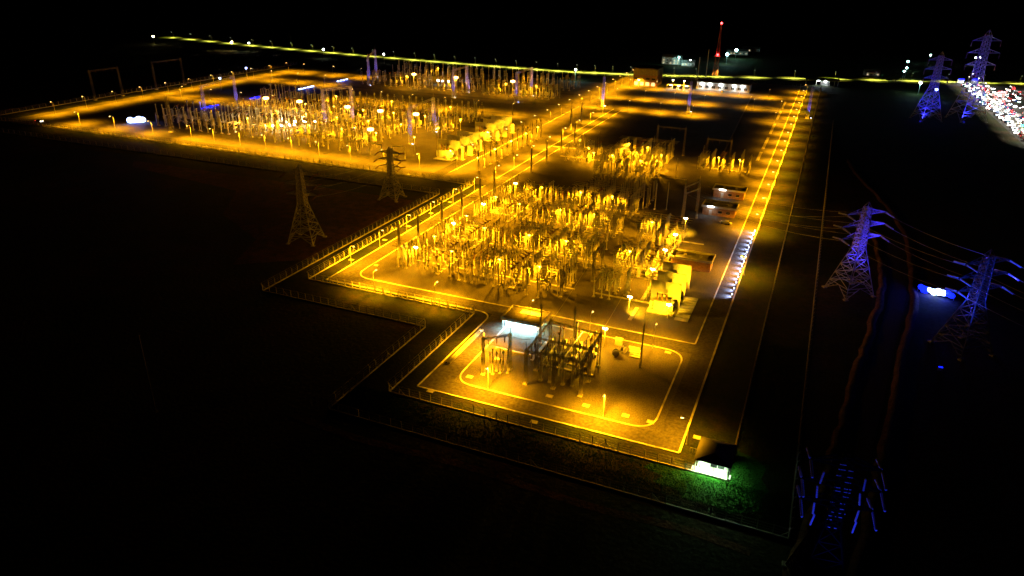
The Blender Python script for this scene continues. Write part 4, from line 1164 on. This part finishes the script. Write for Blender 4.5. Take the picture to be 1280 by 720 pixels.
for b, (xc, ys, nm) in enumerate(((-190, (351, 363, 375), 'nearer'), (-192, (404, 416, 428), 'farther'))):
    for k, y in enumerate(ys):
        place(TR, 'power_transformer', (xc, y, 0.04), f'large power transformer of the {nm} west yard bank, {nth(k)} from the south', 'transformer', 'transformer banks of the west yard', 0, 1.35)
        fire_wall(xc - 8.5, xc + 6.5, y + 6, 9.2, f'yellow lit fire wall of the {nm} west yard bank, {nth(k)} from the south')
        flood(xc + 5.2, y - 4, f'floodlight post of the {nm} west yard transformer bank, {nth(k)} from the south', FL6D, 6, 'white_flood', (-5, 8, 3.5))
        t = thing('oil_tank', (xc + 8.6, y + 1, 0.04), f'upright white oil tank of the {nm} west yard bank, {nth(k)} from the south', 'oil tank', 'upright oil tanks')
        obj('shell', MB().lathe([(1.5, 0.2), (1.6, 0.5), (1.6, 5.6), (1.3, 6.2), (0.4, 6.5)], 14).mesh('shell', 'white', True), t)
        obj('plinth', MB().cbox(0, 0, 0.1, 4, 4, 0.2).mesh('plinth', 'concrete'), t)
        for z in (2.0, 3.9):
            obj('hoop', MB().lathe([(1.66, z), (1.66, z + 0.2)], 14).mesh('hoop', 'steel'), t)

# ================================================================== BUILDINGS
def brick_wall_box(mb, x0, y0, x1, y1, h):
    return mb.box(x0, y0, 0, x1, y1, h)
def low_building(x0, y0, x1, y1, h, label, wall='brick', door=True, lampx=0.3, over=0.5, key='door_light'):
    t = thing('relay_building', (x0, y0, 0.04), label, 'building', 'low flat-roofed relay buildings')
    W, D = x1 - x0, y1 - y0
    obj('wall', MB().box(0, 0, 0, W, D, h).mesh('wall', wall), t)
    rf = obj('roof', MB().box(-over, -over, h, W + over, D + over, h + 0.22).mesh('roof', 'roof'), t)
    for nm, b in (('front', (-over - 0.1, -over - 0.1, W + over + 0.1, -over + 0.2)), ('back', (-over - 0.1, D + over - 0.2, W + over + 0.1, D + over + 0.1)), ('west', (-over - 0.1, -over + 0.2, -over + 0.2, D + over - 0.2)), ('east', (W + over - 0.2, -over + 0.2, W + over + 0.1, D + over - 0.2))):
        obj('parapet', MB().box(b[0], b[1], h + 0.0, b[2], b[3], h + 0.85).mesh('parapet', 'white'), rf)
    if door:
        d = obj('door', MB().box(W * lampx - 0.6, -0.05, 0.05, W * lampx + 0.6, -0.002, 2.3).mesh('door', 'cabinet'), t)
        obj('handle', MB().cbox(W * lampx + 0.4, -0.09, 1.1, 0.08, 0.08, 0.3).mesh('handle', 'steel'), d)
        for f in (0.55, 0.8):
            w = obj('window', MB().box(W * f - 0.8, -0.04, 1.2, W * f + 0.8, -0.002, 2.3).mesh('window', 'glass'), t)
            obj('sill', MB().box(W * f - 0.9, -0.12, 1.08, W * f + 0.9, -0.002, 1.19).mesh('sill', 'white'), w)
        lm = obj('wall_lamp', MB().cbox(W * lampx, -over - 0.22, h + 0.5, 2.6, 0.2, 0.34).mesh('wall_lamp', 'e_white'), t)
        lamp(key, t, (W * lampx, -over - 0.6, h + 0.2))
    for k in range(2):
        obj('vent', MB().cbox(W * (0.3 + 0.4 * k), D * 0.6, h + 0.5, 0.9, 0.9, 0.55).mesh('vent', 'cabinet'), rf)
    return t
low_building(-41.2, 246, -27.2, 253, 3.6, 'lone low brick relay building with pale parapet beside the east road', door=False)
low_building(-41.2, 313, -27.4, 321, 3.6, 'low brick relay building behind the parked car, nearer of a pair', lampx=0.25)
low_building(-41, 342, -27, 349.5, 3.6, 'low brick relay building, farther of a pair beside the east road', lampx=0.3)
# canopy shed of the front yard
t = thing('canopy_shed', (-77.6, 175.8, 0.04), 'white shed with dark recessed roof and cool light under its eaves', 'shed')
W, D, H = 12.0, 8.6, 3.1
obj('wall', MB().box(0.6, 1.2, 0, W - 1.4, D - 0.4, H).mesh('wall', 'white'), t)
rf = obj('roof', MB().box(0, 0, H, W, D, H + 0.25).mesh('roof', 'asphalt'), t)
for b in ((-0.25, -0.25, W + 0.25, 0.0), (-0.25, D, W + 0.25, D + 0.25), (-0.25, 0, 0, D), (W, 0, W + 0.25, D)):
    obj('parapet', MB().box(b[0], b[1], H - 0.25, b[2], b[3], H + 0.75).mesh('parapet', 'oldconcrete'), rf)
obj('skylight', MB().box(3.8, D * 0.6, H + 0.252, 10.2, D * 0.86, H + 0.4).mesh('skylight', 'white'), rf)
for x in (0.3, W - 0.3):
    obj('column', MB().cyl((x, 0.3, 0), (x, 0.3, H), 0.14, n=8).mesh('column', 'steel'), t)
for x in (2.5, 6.0):
    obj('door', MB().box(x - 0.7, 1.15, 0.05, x + 0.7, 1.198, 2.4).mesh('door', 'cabinet'), t)
for k in range(6):
    l = obj('eave_lamp', MB().cbox(1 + k * 2, 0.25, H - 0.12, 1.6, 0.25, 0.16).mesh('eave_lamp', 'e_cool'), t)
    lamp('eave_light', t, (1 + k * 2, 0.2, H - 0.35), (1 + k * 2, -0.6, 0))
for k in range(2):
    l = obj('eave_lamp', MB().cbox(W - 0.5, 2.8 + k * 3.2, H - 0.12, 0.25, 2.2, 0.16).mesh('eave_lamp', 'e_cool'), t)
    lamp('hut_side', t, (W - 0.5, 2.8 + k * 3.2, H - 0.35), (W + 0.8, 2.8 + k * 3.2, 0))
# guard hut
t = thing('guard_hut', (-12.2, 131.9, 0.04), 'guard hut with large black roof and white light on its front', 'guard hut')
W, D, H = 7.4, 8.6, 3.0
obj('wall', MB().box(0.5, 1.4, 0, W - 0.5, D - 0.5, H).mesh('wall', 'white'), t)
mb = MB(); e = 0.25
mb.v += [(-e, -e, H), (W + e, -e, H), (W + e, D + e, H), (-e, D + e, H), (W / 2, 2.4, H + 1.1), (W / 2, D - 2.4, H + 1.1)]
mb.f += [(3, 2, 1, 0), (0, 1, 4), (1, 2, 5, 4), (2, 3, 5), (3, 0, 4, 5)]
obj('roof', mb.mesh('roof', 'darkroof'), t)
obj('floor_slab', MB().box(-0.6, -0.3, 0.0, W + 0.4, 1.38, 0.16).mesh('floor_slab', 'concrete'), t)
d = obj('door', MB().box(1.2, 1.34, 0.05, 2.3, 1.398, 2.2).mesh('door', 'cabinet'), t)
obj('handle', MB().cbox(2.15, 1.3, 1.1, 0.06, 0.06, 0.25).mesh('handle', 'steel'), d)
w = obj('window', MB().box(3.2, 1.35, 1.0, 6.2, 1.398, 2.2).mesh('window', 'glass'), t)
for x in (3.2, 4.7, 6.2):
    obj('mullion', MB().cbox(x, 1.33, 1.6, 0.09, 0.06, 1.2).mesh('mullion', 'white'), w)
for x in (0.15, W - 0.15):
    obj('column', MB().cyl((x, 0.1, 0.16), (x, 0.1, H), 0.1, n=8).mesh('column', 'white'), t)
for x in (1.8, 5.4):
    obj('lamp', MB().cbox(x, 0.6, H - 0.08, 1.5, 0.25, 0.14).mesh('lamp', 'e_white'), t)
    lamp('hut_light', t, (x, 0.55, H - 0.3), (x, -1.0, 0))
obj('lamp', MB().cbox(W - 0.2, 2.6, H - 0.1, 0.25, 0.8, 0.14).mesh('lamp', 'e_white'), t)
lamp('hut_side', t, (W + 0.0, 2.6, H - 0.4), (W + 2.2, 2.2, 0))
# hut path rails
t = thing('handrail', (-14.2, 138.2, 0.04), 'thin dark handrail between the east kerb and the guard hut', 'handrail')
for k in range(4):
    obj('post', MB().cyl((k * 0.6, 0, 0), (k * 0.6, 0, 1.1), 0.05, n=6).mesh('post', 'darksteel'), t)
obj('rail', MB().cyl((0, 0, 1.1), (1.8, 0, 1.1), 0.05, n=6).mesh('rail', 'darksteel'), t)

# large brick hall in the north
t = thing('brick_hall', (-164.5, 668, 0.04), 'tall orange brick hall at the end of the bright road', 'building')
W, D, H = 21.5, 24, 15
obj('wall', MB().box(0, 0, 0, W, D, H).mesh('wall', 'brick'), t)
rf = obj('roof', MB().box(-0.5, -0.5, H, W + 0.5, D + 0.5, H + 0.9).mesh('roof', 'darkroof'), t)
obj('upper_band', MB().box(-0.12, -0.12, 9.6, W + 0.12, D + 0.12, H - 0.02).mesh('upper_band', 'oldconcrete'), t)
for z in (5.2, 7.6):
    obj('ledge', MB().box(-0.2, -0.25, z, W + 0.2, -0.002, z + 0.3).mesh('ledge', 'concrete'), t)
for k in range(5):
    obj('pilaster', MB().box(k * (W - 0.6) / 4, -0.3, 0, k * (W - 0.6) / 4 + 0.6, -0.003, 9.55).mesh('pilaster', 'brick'), t)
    if k < 4:
        x = 0.8 + k * (W - 0.6) / 4
        w = obj('window', MB().box(x + 0.4, -0.08, 0.6, x + 3.6, -0.004, 3.6).mesh('window', 'e_window'), t)
        obj('frame', MB().box(x + 1.95, -0.14, 0.6, x + 2.05, -0.082, 3.6).mesh('frame', 'steel'), w)
        obj('window', MB().box(x + 0.4, -0.08, 5.8, x + 3.6, -0.004, 7.3).mesh('window', 'glass'), t)
for k in range(3):
    obj('window', MB().box(W + 0.004, 3 + k * 7, 3, W + 0.08, 7 + k * 7, 6).mesh('window', 'glass'), t)
flood(-158, 655.5 + 7, 'floodlight post lighting the front of the brick hall', FL6, 6, 'white_flood', (0, 5))
# long control building
t = thing('control_building', (-108, 674, 0.04), 'long low control building with bright white lamps on its front', 'building')
W, D, H = 46, 16, 6.5
obj('wall', MB().box(0, 0, 0, W, D, H).mesh('wall', 'white'), t)
obj('roof', MB().box(-0.8, -0.9, H, W + 0.8, D + 0.8, H + 0.9).mesh('roof', 'darkroof'), t)
for k in range(8):
    x = 2.5 + k * 5.6
    w = obj('window', MB().box(x, -0.07, 1.6, x + 2.6, -0.003, 3.6).mesh('window', 'glass'), t)
    obj('frame', MB().box(x + 1.2, -0.12, 1.6, x + 1.4, -0.072, 3.6).mesh('frame', 'white'), w)
for x in (5, 12, 21.5, 33, 40):
    obj('wall_lamp', MB().cbox(x, -0.5, 4.9, 2.0, 0.8, 1.3).mesh('wall_lamp', 'e_white'), t)
    lamp('white_wash', t, (x, -1.3, 4.6), (x, -5, 0))
# covered car park beside it
t = thing('carport', (-133, 664.5, 0.04), 'white lit carport roof between the brick hall and control building', 'carport')
obj('roof', MB().box(0, 0, 3.2, 22, 7, 3.45).mesh('roof', 'white'), t)
for k in range(5):
    obj('post', MB().cyl((0.5 + k * 5.2, 0.4, 0), (0.5 + k * 5.2, 0.4, 3.2), 0.12, n=6).mesh('post', 'white'), t)
for k in range(3):
    obj('lamp', MB().cbox(4 + k * 7, 0.2, 3.05, 2.0, 0.3, 0.25).mesh('lamp', 'e_white'), t)
    lamp('white_wash', t, (4 + k * 7, -0.6, 2.9), (4 + k * 7, -3, 0))
for k, x in enumerate((-127, -117)):
    flood(x, 662, f'white floodlight pole over the carport, {nth(k)} from the hall', flood_parts(8, 'e_white'), 8, 'white_flood', (0, 6))
# gatehouse by the highway
t = thing('gatehouse', (-14, 752, 0.04), 'gatehouse with broad dark roof and white lamps by the highway', 'gatehouse')
obj('wall', MB().box(8, 2, 0, 16, 9, 4).mesh('wall', 'white'), t)
obj('roof', MB().box(-6, 0, 4.6, 24, 11, 5.6).mesh('roof', 'darkroof'), t)
for x in (-5, 4, 20, 23):
    obj('column', MB().cyl((x, 1, 0), (x, 1, 4.6), 0.3, n=8).mesh('column', 'white'), t)
for x in (6, 12):
    obj('lamp', MB().cbox(x, 0.5, 4.2, 2.2, 0.4, 0.4).mesh('lamp', 'e_white'), t)
    lamp('white_wash', t, (x, -0.3, 4.0), (x, -3, 0))
# telecom mast with red beacons
t = thing('telecom_mast', (-106, 770, 0.0), 'tall red lattice telecom mast with red beacon lights', 'mast')
mb = MB(); lattice(mb, 0, 0, 0.2, 49, 5, 0.8, 16, 0.13)
obj('lattice_body', mb.mesh('lattice_body', 'redwhite'), t)
for z, r in ((20.5, 1.0), (50.2, 0.9)):
    obj('beacon', MB().lathe([(0.3, z - r), (r, z - r * 0.5), (r, z + r * 0.5), (0.3, z + r)], 10).mesh('beacon', 'e_red'), t)
    lamp('red_beacon', t, (2.2, -2.2, z + 0.3))
obj('platform', MB().cbox(0, 0, 19, 6.4, 6.4, 0.4).mesh('platform', 'steel'), t)
for k, (x, y, h) in enumerate(((-116, 726, 22), (-112, 750, 27))):
    slim_pole(x, y, h, f'white flag-like pole by the telecom mast, {("nearer", "farther")[k]} one', 0.5, 'white', 'tall_pole')
# houses beyond the highway
def house(x, y, w, d, h, rz, label, lit=True, wall='white'):
    t = thing('far_house', (x, y, 0), label, 'house', 'houses beyond the highway', rz)
    obj('wall', MB().box(-w / 2, -d / 2, 0, w / 2, d / 2, h).mesh('wall', wall), t)
    mb = MB()
    mb.v += [(-w / 2 - 0.5, -d / 2 - 0.5, h), (w / 2 + 0.5, -d / 2 - 0.5, h), (w / 2 + 0.5, d / 2 + 0.5, h), (-w / 2 - 0.5, d / 2 + 0.5, h), (-w / 2 - 0.5, 0, h + 2.2), (w / 2 + 0.5, 0, h + 2.2)]
    mb.f += [(3, 2, 1, 0), (0, 1, 5, 4), (2, 3, 4, 5), (1, 2, 5), (3, 0, 4)]
    obj('roof', mb.mesh('roof', 'roof'), t)
    n = max(2, int(w / 3.5))
    for k in range(n):
        xx = -w / 2 + w * (k + 0.5) / n
        for z in ((1, 3.9) if h > 5 else (1,)):
            obj('window', MB().box(xx - 0.7, -d / 2 - 0.06, z, xx + 0.7, -d / 2 - 0.003, z + 1.4).mesh('window', 'e_window' if random.random() < 0.3 else 'glass'), t)
    obj('door', MB().box(w / 2 - 1.6, -d / 2 - 0.08, 0.05, w / 2 - 0.6, -d / 2 - 0.064, 2.2).mesh('door', 'cabinet'), t)
    return t
house(-166, 846, 20, 12, 8, 0, 'pale two-storey house lit teal beyond the brick hall')
house(-146, 838, 14, 8, 4, 0.1, 'low pale shed beside the teal-lit house')
house(-112, 985, 26, 10, 4.5, 0.2, 'long low shed under the teal lamps beyond the mast')
house(-100, 1030, 22, 10, 4, 0.1, 'low shed behind the teal lamps, farther one')
house(40, 852, 14, 9, 4, 0.3, 'small dark house beyond the highway near the pylons')
def lamp_pole(x, y, h, em, key, label, r=0.7):
    t = thing('lamp_pole', (x, y, 0), label, 'lamp pole', 'scattered far lamp poles')
    obj('pole', MB().lathe([(0.16, 0), (0.1, h)], 6).mesh('pole', 'steel'), t)
    obj('globe', MB().lathe([(0.2, h), (r, h + 0.5 * r), (r, h + 1.3 * r), (0.2, h + 1.9 * r)], 8).mesh('globe', em), t)
    if key: lamp(key, t, (1.2, -1.2, h + 0.4))
FAR = [(-110, 876, 9, 1.6, 'e_teal', 'teal_light', 'brightest teal lamp pole right of the telecom mast'), (-107, 931, 9, 1.6, 'e_teal', 'teal_light', 'second teal lamp pole right of the telecom mast'), (-155, 828, 9, 0.8, 'e_teal', 'teal_light', 'teal lamp pole before the pale house'), (-142, 826, 7, 0.7, 'e_white', None, 'white lamp pole by the low shed'),
       (-222, 672, 9, 1.0, 'e_white', 'teal_light', 'white lamp pole near the highway left of the brick hall'), (-529, 694, 9, 1.1, 'e_white', None, 'white lamp pole above the highway, third from the west'), (-446, 689, 9, 1.0, 'e_white', None, 'white lamp pole above the highway, fourth from the west'), (-670, 703, 9, 1.2, 'e_flood', None, 'warm lamp pole above the highway, second from the west'), (-648, 708, 9, 0.9, 'e_white', None, 'small lamp pole above the highway beside the warm one'),
       (-808, 712, 9, 1.0, 'e_flood', None, 'warm lamp pole at the far west end of the highway'), (-470, 474, 9, 0.8, 'e_bluehot', None, 'bluish lamp pole by the far west road'), (-496, 534, 9, 0.8, 'e_bluehot', None, 'bluish lamp pole farther along the far west road'),
       (76, 912, 9, 1.0, 'e_teal', None, 'pale green lamp pole, uppermost of three beyond the highway'), (71, 850, 9, 0.9, 'e_teal', None, 'pale green lamp pole, middle of three beyond the highway'), (67, 821, 9, 0.8, 'e_teal', None, 'pale green lamp pole, lowest of three beyond the highway'), (105, 998, 9, 1.0, 'e_teal', None, 'pale green lamp pole beside the tall far pylon'),
       (151, 998, 9, 0.8, 'e_white', None, 'dim white lamp pole beyond the avenue'), (156, 1002, 9, 0.8, 'e_white', None, 'second dim white lamp pole beyond the avenue'), (75, 737, 9, 1.1, 'e_white', 'teal_light', 'white lamp pole at the highway behind the tall far pylon'), (84, 700, 9, 1.1, 'e_bluehot', 'blue_glow', 'bluish lamp pole at the waist of the tall far pylon')]
for x, y, h, r, em, key, lb in FAR:
    lamp_pole(x, y, h, em, key, lb, r)

# ================================================================== VEHICLES AND THE CROWDED AVENUE
def car_parts(paint, heads=True):
    prof = [(-2.1, 0.35), (-2.15, 0.75), (-1.9, 0.95), (-1.45, 1.0), (-0.95, 1.42), (0.55, 1.45), (1.15, 1.0), (1.95, 0.88), (2.15, 0.65), (2.1, 0.35)]
    mb = MB(); b = 0
    for s in (-0.85, 0.85):
        for x, z in prof:
            k = 0.86 if z > 1.2 else 1.0
            mb.v.append((x, s * k, z))
    n = len(prof)
    for i in range(n):
        mb.f.append((i, (i + 1) % n, n + (i + 1) % n, n + i))
    mb.f += [tuple(range(n - 1, -1, -1)), tuple(range(n, 2 * n))]
    body = mb.mesh('body', paint)
    gl = MB()
    for s in (-1, 1):
        gl.v += [(-1.2, s * 0.80, 1.03), (0.95, s * 0.80, 1.03), (0.48, s * 0.755, 1.38), (-0.85, s * 0.755, 1.38)]
        k = len(gl.v) - 4; gl.f.append((k, k + 1, k + 2, k + 3))
    k = len(gl.v)
    gl.v += [(1.17, -0.7, 1.03), (1.17, 0.7, 1.03), (0.62, 0.62, 1.42), (0.62, -0.62, 1.42), (-1.45, -0.7, 1.06), (-1.45, 0.7, 1.06), (-1.02, 0.62, 1.4), (-1.02, -0.62, 1.4)]
    gl.f += [(k, k + 1, k + 2, k + 3), (k + 4, k + 5, k + 6, k + 7)]
    out = [('body', body), ('glass', gl.mesh('glass', 'glass'))]
    wm = MB().cyl((0, -0.11, 0), (0, 0.11, 0), 0.33, n=12).mesh('wheel', 'rubber')
    for x in (-1.35, 1.35):
        for s in (-0.8, 0.8):
            out.append(('wheel', wm, (x, s, 0.33)))
    for s in (-0.6, 0.6):
        out.append(('headlight', MB().cbox(2.14, s, 0.72, 0.12, 0.55, 0.34).mesh('headlight', (HEADS[paint[4:]] if paint[4:] in HEADS else 'e_head') if heads else 'white')))
        out.append(('tail_light', MB().cbox(-2.14, s, 0.8, 0.1, 0.4, 0.2).mesh('tail_light', 'e_red' if heads else 'car_red')))
    return out
for _c, _e in (('cool', (0.7, 0.9, 1.0)), ('warm', (1.0, 0.8, 0.5)), ('greenish', (0.5, 1.0, 0.7))):
    M['e_head_' + _c] = emit('headlight_' + _c, _e, random.uniform(0.8, 2.5))
HEADS = {'white': 'e_head', 'silver': 'e_head_cool', 'black': 'e_head_warm', 'red': 'e_head', 'blue': 'e_head_greenish'}
CARS = {p: car_parts('car_' + p) for p in ('white', 'silver', 'black', 'red', 'blue')}
place(car_parts('car_silver', False), 'parked_car', (-29.5, 303.5, 0.04), 'silver car parked in front of the low brick relay building', 'car', None, R(165), 1.1)
place(car_parts('car_black', True), 'parked_car', (-479, 318, 0.06), 'black car with lights on at the far west road corner', 'car', None, R(0), 1.15)
place(car_parts('car_white', False), 'parked_car', (-84, 668, 0.06), 'white car parked before the control building', 'car', None, R(90), 1.1)
for k, x in enumerate((-131, -125.5, -120, -114)):
    place(car_parts('car_white' if k % 2 else 'car_silver', False), 'parked_car', (x + 2, 667.5, 0.04), f'car under the lit carport, {nth(k)} from the brick hall', 'car', 'cars under the carport', R(90), 1.1)
ck = ('white', 'silver', 'black', 'red', 'blue')
lane_x = (125, 129, 134, 139, 145, 151, 158, 165, 172)
for li, x in enumerate(lane_x):
    n = 0
    y = 556 + li * 3
    while y < 826:
        p = random.choice(('white', 'silver', 'white', 'black', 'red', 'silver', 'blue'))
        if li < 4 or random.random() < 0.55:
            fwd = li not in (3, 7)
            place(CARS[p], 'queued_car', (x - (y - 556) * 0.02 + jit(1.3), y, 0.12), f'{p} car with lights on, {nth(n)} from the front in {nth(li)} lane of the avenue', 'car', 'cars crowding the avenue', R(-90 if fwd else 90) + jit(0.45), 1.4)
            n += 1
        y += random.uniform(8.2, 11)
for k in range(9):
    x, y = (128.5 - k * 0.7, 558 + k * 33)
    street_lamp(x, y, 0, f'tall white lamp on the near edge of the crowded avenue, {nth(k)} from the front', 'lot_light', LAMPH, 11.0, 2.4, 'white lamps of the avenue', 8)
for k in range(6):
    street_lamp(180 + k * 0.4, 566 + k * 46, math.pi, f'tall white lamp on the far edge of the crowded avenue, {nth(k)} from the front', 'lot_light', LAMPH, 11.0, 2.4, 'white lamps of the avenue', 8)
def stall(x, y, em, label, w=6):
    t = thing('lit_booth', (x, y, 0.12), label, 'booth', 'lit booths on the avenue')
    obj('body', MB().box(-w / 2, -1.5, 0, w / 2, 1.5, 2.6).mesh('body', 'white'), t)
    obj('awning', MB().box(-w / 2 - 0.4, -2.4, 2.62, w / 2 + 0.4, 1.8, 2.8).mesh('awning', 'white'), t)
    obj('sign', MB().box(-w / 2, -2.5, 2.9, w / 2, -2.3, 4.2).mesh('sign', em), t)
stall(131.5, 596, 'e_green', 'booth with a green glowing panel at the near end of the avenue', 9)
stall(142, 762, 'e_red', 'booth with a red glowing panel in the middle of the avenue', 6)
stall(119.5, 838, 'e_blue', 'booth with a blue glowing panel at the far end of the avenue', 5)
stall(132, 844, 'e_blue', 'second booth with a blue glowing panel by the highway', 5)
lamp('blue_pool', bpy.data.objects['lit_booth.002'], (-4, -4, 3.5))

# tree standing before the highway
def tree(x, y, h, label):
    t = thing('broadleaf_tree', (x, y, 0), label, 'tree')
    mb = MB().cyl((0, 0, 0), (0, 0, h * 0.45), 0.35, 0.2, 7)
    for k in range(6):
        a = k * 1.05
        mb.cyl((0, 0, h * (0.3 + 0.03 * k)), (math.cos(a) * h * 0.3, math.sin(a) * h * 0.3, h * 0.7), 0.13, 0.04, 5)
    obj('trunk', mb.mesh('trunk', 'bark'), t)
    c = MB()
    for k in range(1500):
        while True:
            p = Vector((jit(1), jit(1), jit(1)))
            if p.length < 1: break
        p = Vector((p.x * h * 0.42, p.y * h * 0.42, h * 0.68 + p.z * h * 0.32))
        p += Vector((math.sin(p.z * 2) * 0.5, math.cos(p.x * 1.7) * 0.5, 0))
        u = Vector((jit(1), jit(1), jit(1))).normalized() * 0.38
        w = Vector((jit(1), jit(1), jit(1))).normalized() * 0.3
        b = len(c.v)
        c.v += [tuple(p - u), tuple(p + w), tuple(p + u), tuple(p - w)]
        c.f.append((b, b + 1, b + 2, b + 3))
    tag(obj('crown', c.mesh('crown', 'leaf'), t), None, None, None, 'stuff')
tree(60, 803, 9, 'small dark tree standing before the highway')
tree(54, 800, 7, 'smaller dark tree left of the highway tree')

# ================================================================== ODDS AND ENDS IN THE FRONT YARD
for k in range(2):
    t = thing('drain_pipe', (-82.6 + k * 0.75, 150, 0.08), f'long pale pipe lying beside the short front road, {("west", "east")[k]} one', 'pipe', 'pair of long pale pipes')
    obj('pipe', MB().cyl((0, 0, 0.34), (0, 21.5, 0.34), 0.33, n=12).mesh('pipe', 'kerb', True), t)
    obj('open_end', MB().cyl((0, -0.03, 0.34), (0, 0.02, 0.34), 0.27, n=12).mesh('open_end', 'rubber'), t)
for k, (x, y, a) in enumerate(((-41.5, 173.6, 0.3), (-40.0, 176.2, 1.2))):
    t = thing('cable_drum', (x, y, 0.04), f'pale wooden cable drum behind the front gantry, {("nearer", "farther")[k]} one', 'cable drum', 'pale cable drums', a)
    for s in (-0.55, 0.55):
        obj('flange', MB().cyl((0, s - 0.05, 1.0), (0, s + 0.05, 1.0), 1.0, n=16).mesh('flange', 'kerb'), t)
    obj('core', MB().cyl((0, -0.5, 1.0), (0, 0.5, 1.0), 0.5, n=12).mesh('core', 'oldconcrete'), t)
for k in range(5):
    t = thing('concrete_slab', (-36.4 + (k % 2) * 0.2 - k * 0.35, 175.0 + k * 1.25, 0.04), f'pale concrete slab laid out behind the front yard mast, {nth(k)} in the row', 'slab', 'row of loose concrete slabs')
    obj('slab', MB().box(-1.6, -0.45, 0, 1.6, 0.45, 0.3).mesh('slab', 'kerb'), t)
    obj('bearer', MB().box(-1.2, -0.4, -0.02, -1.0, 0.4, -0.001).mesh('bearer', 'bark'), t)
gantry([(-33.6, 170)], 13, [], 'slim dark lattice mast in the east half of the front yard', 0.4, 0.045, 'darksteel', 0, 4, None, 'lattice_mast', 'mast')
slim_pole(-135.8, 100.4, 21, 'lone faint pole standing in the black field', 0.18, 'steel')
t = thing('equipment_kiosk', (-42.5, 180.2, 0.04), 'small pale kiosk beside the white floodlight pole', 'kiosk')
obj('body', MB().box(-1.0, -0.6, 0, 1.0, 0.6, 1.9).mesh('body', 'cabinet'), t)
obj('lid', MB().box(-1.1, -0.7, 1.9, 1.1, 0.7, 2.02).mesh('lid', 'white'), t)
# grass tufts in the strip before the front fence
mb = MB()
for k in range(16000):
    if k % 4 == 0:
        x, y = random.uniform(-5, 8), random.uniform(118, 200)
    else:
        x, y = random.uniform(-98, 8), random.uniform(118.8, 131)
    if -12.4 < x < -4.6 and y > 130.4 and y < 141: continue
    for j in range(2):
        a = random.uniform(0, math.pi)
        hh = random.uniform(0.1, 0.28)
        dx, dy = math.cos(a) * 0.09, math.sin(a) * 0.09
        px, py = x + jit(0.3), y + jit(0.3)
        b = len(mb.v)
        mb.v += [(px - dx, py - dy, 0.02), (px + dx, py + dy, 0.02), (px + jit(0.15), py + jit(0.15), hh)]
        mb.f.append((b, b + 1, b + 2))
me = bpy.data.meshes.new('grass'); me.from_pydata(mb.v, [], mb.f); me.materials.append(M['blade'])
tag(obj('grass', me), 'rough grass in the strip outside the front fence', None, None, 'stuff')
